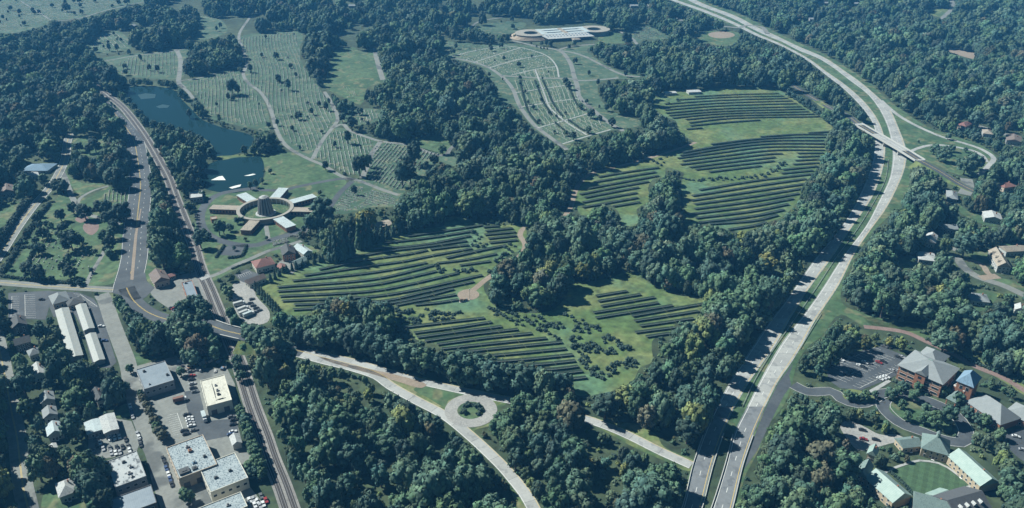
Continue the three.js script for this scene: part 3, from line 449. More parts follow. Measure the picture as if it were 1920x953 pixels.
const B = {
  brick: brickTex([0.25, 0.11, 0.066], [0.34, 0.158, 0.098]), cream: patchy([0.5, 0.48, 0.42], [0.6, 0.58, 0.5], [0.4, 0.38, 0.33]), grey: patchy([0.22, 0.23, 0.24], [0.3, 0.31, 0.32], [0.17, 0.18, 0.19]), white: patchy([0.34, 0.355, 0.355], [0.44, 0.445, 0.44], [0.22, 0.23, 0.24], 10, 0.8), tan: patchy([0.38, 0.31, 0.24], [0.46, 0.38, 0.3], [0.3, 0.25, 0.2]), darkwall: patchy([0.09, 0.09, 0.1], [0.13, 0.13, 0.13], [0.07, 0.07, 0.07]), stone: patchy([0.36, 0.29, 0.2], [0.45, 0.37, 0.27], [0.27, 0.22, 0.16], 16),
  metal: surf(512, (u, v) => mul(mix([0.13, 0.17, 0.21], [0.22, 0.26, 0.30], fb(u, v, 7, 5)), (Math.floor(u * 40) % 2 ? 1 : 0.93) * (0.92 + 0.16 * fb(u, v, 32, 3, L2))), 0.55), mottled: patchy([0.20, 0.25, 0.28], [0.38, 0.42, 0.43], [0.06, 0.085, 0.11], 22, 1), stained: patchy([0.28, 0.31, 0.33], [0.43, 0.44, 0.44], [0.10, 0.11, 0.12], 6, 1), creamroof: patchy([0.48, 0.465, 0.40], [0.57, 0.55, 0.48], [0.38, 0.36, 0.31], 8, 0.7), pale: patchy([0.33, 0.39, 0.41], [0.43, 0.49, 0.50], [0.25, 0.28, 0.3], 10, 0.8), tanroof: patchy([0.25, 0.21, 0.17], [0.34, 0.295, 0.245], [0.15, 0.135, 0.125], 8, 0.8), shingle: surf(256, (u, v) => mul(mix([0.19, 0.21, 0.22], [0.25, 0.27, 0.28], fb(u, v, 8, 4)), ((v * 64) % 1 < 0.2 ? 0.82 : 1) * (0.85 + 0.3 * fb(u, v, 64, 2, L2)))), slate: patchy([0.06, 0.065, 0.075], [0.09, 0.095, 0.1], [0.05, 0.05, 0.055], 16), copper: surf(512, (u, v) => mul(mix([0.19, 0.275, 0.255], [0.30, 0.38, 0.35], fb(u, v, 6, 4)), (Math.floor(u * 60) % 6 === 0 ? 0.86 : 1) * (0.9 + 0.2 * fb(u, v, 40, 3, L2))), 0.6), copperdark: patchy([0.12, 0.17, 0.165], [0.17, 0.23, 0.22], [0.09, 0.12, 0.12], 12), red: patchy([0.18, 0.085, 0.075], [0.25, 0.12, 0.105], [0.12, 0.07, 0.065], 12, 0.8), brown: patchy([0.14, 0.11, 0.1], [0.19, 0.15, 0.135], [0.1, 0.08, 0.075], 12), dark: patchy([0.055, 0.06, 0.065], [0.085, 0.09, 0.095], [0.045, 0.05, 0.05], 12), shed: surf(512, (u, v) => mul(mix([0.20, 0.225, 0.225], [0.33, 0.335, 0.315], fb(u, v, 7, 5)), (Math.floor(v * 60) % 5 === 0 ? 0.88 : 1) * (0.92 + 0.16 * fb(u, v, 32, 3, L2))), 0.6), blueroof: patchy([0.12, 0.2, 0.28], [0.18, 0.27, 0.36], [0.1, 0.15, 0.2], 8),
  ringroof: patchy([0.26, 0.24, 0.21], [0.34, 0.32, 0.28], [0.18, 0.17, 0.16], 6, 0.8), ribs: flat(0.24, 0.24, 0.24), glass: new THREE.MeshPhysicalMaterial({ color: new THREE.Color().setRGB(0.02, 0.03, 0.04), roughness: 0.08 }), trim: flat(0.6, 0.6, 0.58), unit: flat(0.3, 0.31, 0.32, 0.6, 0.3), unitdark: flat(0.06, 0.065, 0.07), door: flat(0.1, 0.1, 0.11),
};
function hull(pts) { pts = pts.slice().sort((a, b) => a[0] - b[0] || a[1] - b[1]); const cr = (o, a, b) => (a[0] - o[0]) * (b[1] - o[1]) - (a[1] - o[1]) * (b[0] - o[0]), h = []; for (const s of [pts, pts.slice().reverse()]) { const k = h.length; for (const p of s) { while (h.length - k >= 2 && cr(h[h.length - 2], h[h.length - 1], p) <= 0) h.pop(); h.push(p); } h.pop(); } return h; }
// frame a footprint: A near left and B near right eave corners as sighted at height h, C far right corner or a depth in metres
function frame(name, label, cat, a, b, c, h, o = {}) {
  const A = at(a[0], a[1], h), Bp = at(b[0], b[1], h), u = V(Bp.x - A.x, 0, Bp.z - A.z); let w = u.length(); u.normalize();
  let d; if (typeof c === 'number') d = c; else { const C = at(c[0], c[1], h), v = V(C.x - Bp.x, 0, C.z - Bp.z), vl = v.length(); if (vl > w) { d = vl; v.normalize(); const k = V(-v.z, 0, v.x); if (k.dot(u) < 0) k.negate(); w = w * k.dot(u); u.copy(k); A.copy(Bp).addScaledVector(u, -w); } else { const n = V(u.z, 0, -u.x); d = Math.abs(v.dot(n)); } }
  const th = Math.atan2(-u.z, u.x), f = V(Math.sin(th), 0, Math.cos(th)), ctr = A.clone().add(Bp).multiplyScalar(0.5).addScaledVector(f, -d / 2); ctr.y = 0;
  const g = group(name, label, cat, o.group, ctr, th), cs = [[-w / 2, d / 2], [w / 2, d / 2], [w / 2, -d / 2], [-w / 2, -d / 2]].map(([x, z]) => V(ctr.x + u.x * x + f.x * z, 0, ctr.z + u.z * x + f.z * z));
  const big = cs.map(p => [ctr.x + (p.x - ctr.x) * 1.12, ctr.z + (p.z - ctr.z) * 1.12]); blocked.push(big);
  if (!o.covered) openPolys.push(hull(cs.flatMap(p => [sight(p.x, 1, p.z), sight(p.x, h + (o.rise || 0) * 0.8, p.z)])));
  return { g, w, d, h };
}
function windowRow(g, n, w, y, z, ww, wh, side = 'front', list) {
  for (let i = 0; i < n; i++) { const x = list ? list[i] : -w / 2 + (i + 0.5) * w / n; const f = part(g, 'window', side === 'front' ? box(ww + 0.3, wh + 0.3, 0.14, x, y - 0.15, z) : box(0.14, wh + 0.3, ww + 0.3, z, y - 0.15, x), B.trim); part(f, 'pane', side === 'front' ? box(ww, wh, 0.1, x, y, z + Math.sign(z) * 0.06) : box(0.1, wh, ww, z + Math.sign(z) * 0.06, y, x), B.glass); }
}
function flatBuilding(name, label, a, b, c, h, wall, roof, o = {}) {
  const { g, w, d } = frame(name, label, o.cat || 'building', a, b, c, h, o);
  part(g, 'wall', box(w, h - 0.5, d), wall);
  const r = part(g, 'roof', box(w - 0.5, 0.3, d - 0.5, 0, h - 0.5, 0), roof);
  for (const [q, x, z, pw, pd] of [[0, 0, d / 2 - 0.15, w + 0.1, 0.36], [0, 0, -d / 2 + 0.15, w + 0.1, 0.36], [0, w / 2 - 0.15, 0, 0.36, d - 0.42], [0, -w / 2 + 0.15, 0, 0.36, d - 0.42]]) part(g, 'parapet', box(pw, 0.75, pd, x, h - 0.55, z), o.parapet || wall);
  for (const [x, z, uw, uh, ud, m] of o.units || []) { const q = part(g, 'rooftop_unit', box(uw, uh, ud, x * w / 2, h - 0.2, z * d / 2), m || B.unit); part(q, 'fan_hood', box(uw * 0.5, 0.35, ud * 0.5, x * w / 2, h - 0.2 + uh, z * d / 2), B.unitdark); }
  if (o.front) windowRow(g, o.front, w, h * 0.45, d / 2 + 0.03, 1.8, 1.4); if (o.left) windowRow(g, o.left, d, h * 0.45, -w / 2 - 0.03, 1.6, 1.4, 'left');
  if (o.doors) for (let i = 0; i < o.doors; i++) part(g, 'loading_door', box(3.4, 3.6, 0.16, -w / 2 + (i + 0.5) * w / o.doors, 0.02, d / 2 + 0.02), B.door);
  return { g, w, d, h };
}
function house(name, label, a, b, c, h, wall, roof, o = {}) {
  const rise = o.rise ?? 2.6, { g, w, d } = frame(name, label, o.cat || 'house', a, b, c, h, { ...o, rise });
  part(g, 'wall', box(w, h, d), wall);
  const r = part(g, 'roof', o.hip ? hipRoof(w, d, h, rise) : gableRoof(w, d, h, rise, o.along || (w >= d ? 'x' : 'z')), roof);
  if (o.chimney !== false) part(r, 'chimney', box(0.8, 2.2, 0.8, w * 0.22, h + rise * 0.45, -d * 0.12), B.brick);
  const n = Math.max(2, Math.round(w / 3.6)), m = Math.max(1, Math.round(d / 4)), st = h > 5.4 ? [1, 3.7] : [1];
  if (!o.plain) for (const y of st) { windowRow(g, n, w * 0.9, y, d / 2 + 0.03, 1.1, 1.3); windowRow(g, m, d * 0.85, y, -w / 2 - 0.03, 1.0, 1.3, 'left'); }
  if (!o.plain) { const dr = part(g, 'door', box(1.1, 2.1, 0.18, 0, 0.02, d / 2 + 0.02), B.door); part(dr, 'step', box(1.6, 0.18, 0.8, 0, 0, d / 2 + 0.5), B.trim); }
  return { g, w, d, h, rise };
}
// ---------- industrial buildings ----------
flatBuilding('workshop_building', 'grey ribbed metal roofed workshop beside the green lawn patch', [268, 727], [325.7, 713], [309, 677], 7, B.grey, B.metal, { cat: 'building', units: [[-0.55, -0.6, 1.6, 1, 1.6, B.unitdark], [0.75, 0.35, 1.6, 1, 1.6, B.unitdark], [-0.55, 0.7, 1.2, 0.6, 1.2]], front: 5, doors: 0, left: 4 });
flatBuilding('warehouse', 'cream roofed warehouse with dark pipework beside the railway', [386.7, 760.5], [434.5, 750], [420, 703], 7.5, B.cream, B.creamroof, { units: [[0.1, -0.35, 1.4, 0.8, 1.4], [0.12, 0.05, 1.6, 1, 1.6], [0.12, 0.35, 1.8, 0.9, 1.8, B.unitdark], [-0.16, 0, 0.25, 0.25, 17, B.unitdark], [0.2, 0.72, 6, 0.25, 0.25, B.unitdark]], doors: 2, left: 5 });
flatBuilding('warehouse', 'large warehouse with weather mottled blue white roof', [333, 893.7], [407, 871], [380, 815.5], 8, B.tan, B.mottled, { units: [[0.05, -0.3, 2, 1.4, 2, flat(0.3, 0.14, 0.08)], [0.0, 0.45, 2.2, 0.8, 1.4, B.blueroof], [0.6, 0.3, 1.6, 1, 1.6, B.unitdark], [-0.62, 0.72, 5.5, 1.2, 4.5, B.unitdark], [0.0, -0.6, 2, 1, 1.5], [-0.1, 0.75, 2.6, 0.9, 2.6, B.unitdark]], left: 8, doors: 3 });
flatBuilding('warehouse', 'lower warehouse wing with speckled pale roof by the tracks', [392, 918.6], [465, 896], [440, 849], 7.4, B.cream, B.mottled, { units: [[-0.45, 0.2, 2, 0.9, 1.4, B.unitdark], [0.35, 0.1, 1.8, 0.9, 1.4, B.unitdark]], left: 6, front: 5 });
flatBuilding('workshop_building', 'white roofed workshop with dark stains by the car yard', [213.5, 909], [273.7, 893], [255.6, 845.5], 7, B.grey, B.stained, { units: [[0, -0.5, 2, 0.9, 1.4, B.unitdark], [0.3, 0.0, 1.8, 1, 1.4], [0.1, 0.4, 2.2, 1, 1.8, B.unit], [0.2, 0.7, 1.6, 0.8, 1.2]], front: 4, doors: 0 });
flatBuilding('workshop_building', 'plain slate blue roofed building at the bottom edge of the street', [214, 972], [293.5, 942.7], [283, 909], 6, B.darkwall, B.metal, { front: 4 });
flatBuilding('warehouse', 'speckled roofed warehouse cut by the bottom edge by the tracks', [375, 985], [464, 949.5], [452, 922], 6, B.cream, B.mottled, { units: [[0.3, 0, 2, 0.9, 1.5]] });
house('workshop_building', 'pale two part roofed garage beside the parked white cars', [195, 810.6], [221, 804], [212, 775], 5, B.grey, B.white, { cat: 'building', rise: 0.8, along: 'z', chimney: false });
house('shed', 'low shed with blue and white roof joined to the pale garage', [164, 813.7], [194, 804.5], [187, 784], 4, B.grey, B.pale, { rise: 0.6, cat: 'shed', chimney: false });
house('shed', 'small white shed beside the yard hedge of the mottled warehouse', [436, 834], [452, 830], [447, 815], 4, B.white, B.white, { rise: 2, cat: 'shed', plain: true, chimney: false });
const storage = (l, a, b, c) => { const { g, w, d, h } = house('storage_shed', l, a, b, c, 3.6, B.grey, B.shed, { rise: 1, along: 'z', plain: true, cat: 'shed', chimney: false, group: 'storage sheds' }); const n = Math.floor(d / 4); for (let i = 0; i < n; i++) part(g, 'roller_door', box(0.12, 2.4, 2.8, w / 2 + 0.03, 0.02, -d / 2 + (i + 0.5) * d / n), B.door); };
storage('longest pale roofed storage shed beside the gardens', [129, 671], [154, 665.5], [126.6, 577]);
storage('upper short storage shed beside the worn street', [157, 618.6], [175.6, 614.7], [159.6, 569.6]);
storage('lower short storage shed beside the worn street', [176.5, 678], [195, 673.5], [178, 624.5]);
house('bank_building', 'grey hipped roof building beside the curved car park', [100, 572], [130, 562], [122, 547], 4.5, B.tan, B.shingle, { hip: true, rise: 4, cat: 'building', chimney: false });
house('bank_building', 'small dark roofed wing behind the storage sheds', [128, 574], [156, 566], [150, 556], 3.6, B.tan, B.dark, { hip: true, rise: 2.5, cat: 'building', chimney: false });
flatBuilding('workshop_building', 'blue grey flat roofed workshop beside the level crossing', [352, 564], [373, 560.6], [360, 526], 5, B.brick, B.metal, { units: [[-0.3, -0.85, 2, 1, 1.2]], left: 4, front: 2 });
house('house', 'brown gabled house near the divided road', [290, 533], [317, 524], [307, 508], 5, B.tan, B.brown, { rise: 4 });
house('house', 'low red roofed porch building beside the brown house', [314, 521], [329, 516], [327, 511], 3, B.tan, B.red, { rise: 1.2, chimney: false });
// cottages by the meadow
house('cottage', 'red brown hipped cottage at the corner of the crossing road', [480, 503], [515, 494.5], [507, 482], 5, B.cream, B.red, { hip: true, rise: 4 });
house('cottage', 'tall dark gabled cottage beside the blue roofed barn', [530, 480], [553, 475.7], [549, 462], 6, B.brick, B.dark, { rise: 4 });
house('barn', 'pale blue roofed barn behind the cottages', [572, 479], [585, 471.5], [566, 459], 4.5, B.cream, B.pale, { rise: 2.6, along: 'z', cat: 'barn' });
house('shed', 'dark green roofed shed beside the meadow hedge', [557.5, 495.6], [576, 487], [570, 481], 4, B.cream, B.copperdark, { rise: 2, cat: 'shed', chimney: false });
house('shed', 'small red roofed shed beside the meadow hedge', [523, 503], [536.5, 501], [532, 495.6], 3.4, B.cream, B.red, { rise: 1.8, cat: 'shed', chimney: false });
house('barn', 'long purple brown roofed barn by the small car park', [467, 533], [498, 521], [495.6, 513], 4, B.cream, B.brown, { rise: 2.6, cat: 'barn', chimney: false });
house('shed', 'pale roofed shed under the conifers above the west meadow', [703, 428], [735, 421], [730, 412], 3, B.tan, B.tanroof, { rise: 1.2, cat: 'shed', chimney: false });
// houses by the residential street
const H1 = (l, a, b, c, h, w, r, o) => house('house', l, a, b, c, h, w, r, { group: 'houses by the residential street', ...o });
H1('white gabled house beside the longest storage shed', [63, 706], [85.4, 700], [80.5, 681.5], 5, B.white, B.white, { along: 'z' });
H1('grey house under the trees, second along the street', [77, 756], [101, 749], [98, 735], 4.5, B.grey, B.shingle, {});
H1('dark roofed house crowded by trees, third along the street', [82, 784], [106, 777], [103, 763], 4.5, B.white, B.shingle, {});
H1('pale grey gabled house in the gardens beside the pale garage', [89, 813.7], [117, 809], [113, 791.5], 5, B.white, B.pale, { along: 'z' });
H1('pale hipped house on its own lawn at the lower corner', [110.6, 930.4], [142, 921], [135, 896.6], 5, B.white, B.white, { hip: true, rise: 3.2 });
H1('dark gabled house with pale gable behind the industrial street', [181, 752], [197, 747.6], [187.5, 729], 5, B.cream, B.dark, { along: 'z' });
H1('grey hipped house near the longest storage shed', [53.5, 664], [75, 661], [70, 652], 4.5, B.white, B.shingle, { hip: true });
H1('large dark house beside the edge car park', [23, 614], [49, 608.5], [45.5, 594], 6, B.darkwall, B.dark, { rise: 3.4 });
H1('large dark gabled house below the edge car park', [28.5, 648], [56, 640.5], [53.5, 630], 6, B.darkwall, B.dark, { rise: 3 });
house('shed', 'little white garden shed beside the pale grey house', [96, 842], [106, 839], [103, 832], 3, B.white, B.white, { rise: 1, plain: true, cat: 'shed', chimney: false });
house('house', 'purple roofed house at the picture edge by the pale road', [1, 362], [24, 358], [23.5, 347], 5, B.grey, B.brown, { rise: 3 });
house('hall', 'blue grey broad roofed hall under the trees by the pale road', [38, 320], [88, 320], [80, 307], 3.4, B.grey, B.blueroof, { hip: true, rise: 3.6, cat: 'building', chimney: false });
house('house', 'white roofed outbuilding below the broad hall', [52, 331], [72, 329], [70, 323], 3, B.white, B.white, { rise: 1.6, chimney: false });
// houses beyond the highway
const H2 = (l, a, b, c, h, w, r, o) => house('house', l, a, b, c, h, w, r, { group: 'houses beyond the highway', ...o });
H2('red roofed house at the edge of the far wood', [1800.5, 232], [1811, 237.5], [1822.5, 232], 6, B.tan, B.red, { hip: true, rise: 3 });
H2('pinkish hipped house beside the driveway', [1845, 253], [1862, 252], [1860, 245], 4.5, B.white, B.tanroof, { hip: true });
H2('brown roofed house with white gable by the driveway', [1888, 266], [1916, 267], [1915, 256.5], 5, B.white, B.brown, {});
H2('pink tiled house half hidden by trees', [1884, 352], [1906.6, 349], [1903.5, 341], 5, B.tan, B.red, { hip: true });
H2('white roofed house above the long garden lawn', [1848, 410], [1880, 413], [1875, 401], 4.5, B.white, B.white, {});
H2('white and tan gabled house nearest the highway trees', [1734, 455], [1754, 456], [1758, 442], 5, B.cream, B.white, {});
H2('low white roofed house beside the shady garden', [1725, 490], [1756, 490], [1751, 475], 4, B.white, B.white, { hip: true, rise: 1.6 });
{
  const { g, w, d, h, rise } = H2('long pale house with tan roof and dormers at the looping driveway', [1876, 507], [1896, 502], [1878, 473], 6, B.white, B.tanroof, { along: 'z', rise: 4.4 });
  for (const z of [-0.25, 0.05, 0.32]) { const q = part(g, 'dormer', box(2.2, 2, 1.8, -w * 0.3, h + 0.6, z * d), B.white); part(q, 'dormer_roof', (() => { const r = gableRoof(2.6, 2, 0, 1, 'x', 0.1); r.translate(-w * 0.3, h + 2.62, z * d); return r; })(), B.tanroof); part(q, 'pane', box(0.1, 1, 1, -w * 0.3 - 1.13, h + 1.1, z * d), B.glass); }
}
H2('tan roofed house at the picture edge behind the pale house', [1888, 472], [1925, 470], [1920, 460], 5, B.white, B.tanroof, {});
H2('grey hipped ranch house beside the cul-de-sac lane', [1822, 563], [1856, 567], [1852, 553], 4, B.white, B.shingle, { hip: true });
H2('small white cottage at the picture edge below the lane', [1905, 583], [1922, 584], [1921, 575], 4.5, B.white, B.white, {});
H2('grey roofed house under the big tree', [1775, 430], [1797, 430], [1792, 421], 4, B.grey, B.shingle, {});
H2('pale weathered roof house in the shade below the overpass trees', [1777, 372], [1796, 374], [1794, 360], 4, B.grey, B.shingle, { hip: true });
house('trailer', 'white site trailer on the left by the upper meadow', [1248, 175], [1269, 174], [1268, 171], 3.4, B.white, B.white, { rise: 0.3, plain: true, cat: 'trailer', chimney: false });
house('trailer', 'white site trailer on the right by the upper meadow', [1292, 173], [1315, 172], [1314, 168], 3.4, B.white, B.white, { rise: 0.3, plain: true, cat: 'trailer', chimney: false });
flatBuilding('pavilion', 'white flat roofed pavilion beside the railway and small pond', [355.5, 371], [379, 369], [379, 357], 6, B.grey, B.white, { front: 4 });
flatBuilding('shed', 'small red brick hut inside the ring hall lawn', [396, 413], [407, 410], [405, 405], 4, B.brick, B.tanroof, { cat: 'shed' });
// far roofs in the haze
for (const [x, y, w, l] of [[660, 8, 26, 'far pale house roof above the hazy wood'], [1190, 8, 30, 'far flat roof beside the hazy road'], [1545, 3, 34, 'far long white roof at the top edge'], [1605, 4, 30, 'second far white roof at the top edge'], [1530, 33, 40, 'low pale roof in the far wood'], [246, 46, 20, 'pale chapel with spire among the far cemetery trees'], [520, 34, 36, 'pale low far building by the cemetery slope']]) house('house', l, [x - w / 4, y + 3], [x + w / 4, y + 3], 11, 5, B.grey, B.shingle, { rise: 2, chimney: false, group: 'far houses in the haze' });
// ---------- brick office ----------
{
  const { g, w, d, h } = frame('brick_office', 'three storey brick office with grey hipped roof by the car park', 'office', [1686.5, 685], [1767, 720], [1794, 690], 11, { rise: 5 });
  part(g, 'wall', box(w, h, d), B.brick); const roof = part(g, 'roof', hipRoof(w, d, h, 5.5, 1, 1), B.shingle);
  part(roof, 'ridge_cap', box(Math.max(2, w - d), 0.3, 0.7, 0, h + 5.45, 0), B.copper);
  for (const y of [1.2, 4.8, 8.3]) { windowRow(g, 5, w * 0.94, y, d / 2 + 0.03, 4.2, 1.5); windowRow(g, 4, d * 0.9, y, -w / 2 - 0.03, 3.4, 1.5, 'left'); windowRow(g, 4, d * 0.9, y, w / 2 + 0.03, 3.4, 1.5, 'right'); part(g, 'band', box(w + 0.24, 0.3, d + 0.24, 0, y - 0.75, 0), B.tan); }
  const gb = part(g, 'gable', box(6.5, 12, 2, w * 0.02, 0.03, d / 2 + 0.4), B.brick); const gr = gableRoof(7.4, 10, 0, 3, 'z', 0.2); gr.translate(w * 0.02, 12.05, d / 2 - 3.2); part(gb, 'gable_roof', gr, B.shingle);
  for (const y of [1.2, 4.8, 8.3]) part(gb, 'pane', box(2.2, 1.8, 0.12, w * 0.02, y, d / 2 + 1.42), B.glass);
  const back = part(g, 'rear_wing', box(w * 0.5, h, 9, -w * 0.12, 0.01, -d / 2 - 4.4), B.brick), br = hipRoof(w * 0.5, 18, h, 5, 0.9); br.translate(-w * 0.12, 0.05, -d / 2 - 1); part(back, 'rear_roof', br, B.shingle);
}
{
  const { g, w, d, h } = frame('brick_tower', 'square brick tower with blue grey pyramid roof at the office entrance', 'tower', [1801, 708], [1825, 726], [1839, 708], 13, { rise: 5 });
  part(g, 'wall', box(w, h, d), B.brick); part(g, 'roof', hipRoof(w, d, h, 6, 0.8), B.blueroof); windowRow(g, 2, w * 0.8, 8.5, d / 2 + 0.03, 1.6, 2.4); windowRow(g, 2, d * 0.8, 8.5, -w / 2 - 0.03, 1.6, 2.4, 'left');
}
flatBuilding('entrance_block', 'brick entrance block with white flat roof and skylights', [1789, 722], [1809, 733.6], [1825, 725.7], 8, B.brick, B.white, { parapet: B.trim, units: [[-0.3, 0, 2, 0.5, 3, B.glass], [0.4, 0, 2, 0.5, 3, B.glass]], front: 2 });
{ const { g, w, d, h } = frame('entrance_canopy', 'dark green pyramid canopy before the office entrance', 'canopy', [1777, 745], [1793, 756], [1808, 744], 4.5, { rise: 4 }); part(g, 'roof', hipRoof(w, d, h, 4.5, 0.3), B.copperdark); for (const x of [-1, 1]) for (const z of [-1, 1]) part(g, 'post', box(0.6, h, 0.6, x * (w / 2 - 0.5), 0, z * (d / 2 - 0.5)), B.brick); }
house('slate_hall', 'broad brick hall with big grey hipped roof beside the office', [1812, 752.6], [1876, 796.4], [1903, 777.5], 5.5, B.brick, B.shingle, { hip: true, rise: 7, cat: 'hall', chimney: false });
house('slate_hall', 'grey roofed side wing of the hall at the picture edge', [1886, 772], [1935, 796], [1950, 776], 5, B.brick, B.shingle, { hip: true, rise: 5, cat: 'hall', chimney: false });
// ---------- quadrangle ----------
const Q = (l, a, b, c, h, roof, o) => house('quadrangle_wing', l, a, b, c, h, B.stone, roof, { cat: 'building', ...o });
Q('long pale green roofed wing on the wood side of the quadrangle', [1623.6, 897], [1674, 942], 13, 5.5, B.copper, { rise: 4.6, along: 'x' });
Q('long pale green roofed wing on the office side of the quadrangle', [1779, 856], [1838, 911], 12, 5.5, B.copper, { rise: 4.4, along: 'x' });
{ const { g, w, d, h, rise } = Q('hipped green pavilion with cupola closing the quadrangle', [1729, 840], [1779, 854], 14, 6, B.copperdark, { hip: true, rise: 6.5, chimney: false }); const c = part(g, 'cupola', new THREE.CylinderGeometry(1, 1.2, 2.4, 8).translate(0, h + rise + 0.8, 0), B.copper); part(c, 'cupola_roof', new THREE.ConeGeometry(1.4, 1.8, 8).translate(0, h + rise + 2.9, 0), B.copperdark); }
Q('low dark wing joining the green pavilion', [1694, 840], [1728, 836], 8, 4, B.copperdark, { rise: 2.6 });
Q('dark green roofed block at the bottom of the quadrangle', [1714, 953], [1780, 972], 13, 7, B.copperdark, { rise: 5 });
{ const { g, w, d, h, rise } = Q('dark slate roofed block with four white dormers', [1800, 978], [1862, 960], 19, 7, B.slate, { rise: 6, chimney: false }); for (let i = 0; i < 4; i++) { const x = -w * 0.3 + i * w * 0.2; const q = part(g, 'dormer', box(1.8, 1.8, 1.8, x, h + 2, d * 0.24), B.white); part(q, 'dormer_roof', gableRoof(2.0, 2.2, 0, 1.2, 'z', 0.1).translate(x, h + 3.85, d * 0.24), B.white); } }
Q('pale green roofed link at the corner of the quadrangle', [1760, 945], [1786, 935], 8, 5, B.copper, { rise: 2.5, chimney: false });
Q('small pale gabled lodge beside the gravel car park', [1626, 853], [1642, 856], [1647, 844], 5, B.copper, { rise: 3.5 });
Q('dark gabled end block of the wood side wing', [1606, 890], [1626, 898], 12, 5.5, B.copperdark, { rise: 4, chimney: false });
// ---------- ring hall ----------
{
  const h = 5, c = at(497, 391, h); c.y = 0;
  const g = group('ring_hall', 'round colonnaded hall with fluted central tower and radiating wings', 'hall', null, c);
  const ring = (r0, r1, y0, y1) => { const s = new THREE.Shape(); s.absarc(0, 0, r1, 0, Math.PI * 2); const k = new THREE.Path(); k.absarc(0, 0, r0, 0, Math.PI * 2, true); s.holes.push(k); const e = new THREE.ExtrudeGeometry(s, { depth: y1 - y0, bevelEnabled: false, curveSegments: 40 }); e.rotateX(-Math.PI / 2); e.translate(0, y0, 0); return e; };
  part(g, 'ring_roof', ring(23.4, 26.6, 4.3, 5.2), B.ringroof); part(g, 'ring_wall', ring(24.8, 25.4, 0, 4.3), B.stone); part(g, 'court', new THREE.CylinderGeometry(22, 22, 0.1, 48).translate(0, 0.2, 0), M.lawn);
  for (let i = 0; i < 32; i++) { const a = i / 32 * 6.2832; part(g, 'column', box(0.45, 4.3, 0.45, Math.cos(a) * 22.8, 0, Math.sin(a) * 22.8), B.trim); }
  const fl = []; for (let i = 0; i < 14; i++) { const a = i / 14 * 6.2832, f = new THREE.CylinderGeometry(0.7, 1.1, 16, 6); f.translate(0, 8, 0); const m = new THREE.Matrix4().makeRotationZ(0.16).setPosition(6.9, 0.6, 0); f.applyMatrix4(m); f.rotateY(a); fl.push(f); }
  const tw = part(g, 'tower', new THREE.CylinderGeometry(4.4, 6.9, 16.2, 24).translate(0, 8.6, 0), flat(0.05, 0.052, 0.058)); for (const f of fl) part(tw, 'rib', f, B.ribs); part(tw, 'skylight', new THREE.CylinderGeometry(1.6, 4.2, 1.6, 10).translate(0, 17.5, 0), B.white);
  part(g, 'plinth', new THREE.CylinderGeometry(9.4, 9.8, 0.7, 32).translate(0, 0.4, 0), B.white);
  for (const [x, y, roof] of [[395.6, 387.5, 0], [452, 363, 1], [531, 352, 1], [589, 366, 1], [595.5, 393, 0], [545, 424, 1], [460, 431, 0]]) {
    const e = at(x, y, h), dx = e.x - c.x, dz = e.z - c.z, L = Math.hypot(dx, dz), a = Math.atan2(-dz, dx), s = 25.6, len = L - s;
    const wing = new THREE.Group(); wing.name = 'wing'; wing.rotation.y = a; g.add(wing);
    part(wing, 'wing_wall', box(len, 4.2, 9.5, s + len / 2, 0, 0), B.brick); part(wing, 'wing_roof', box(len + 0.4, 0.5, 10.3, s + len / 2 + 0.2, 4.22, 0), roof ? B.pale : B.tanroof);
    const n = Math.floor(len / 3); for (let i = 0; i < n; i++) for (const z of [-1, 1]) part(wing, 'window', box(1.6, 1.8, 0.12, s + (i + 0.5) * len / n, 1.3, z * 4.8), B.glass);
  }
  blocked.push(Array.from({ length: 24 }, (_, i) => [c.x + 30 * Math.cos(i / 24 * 6.28), c.z + 30 * Math.sin(i / 24 * 6.28)]));
  shade(g);
}
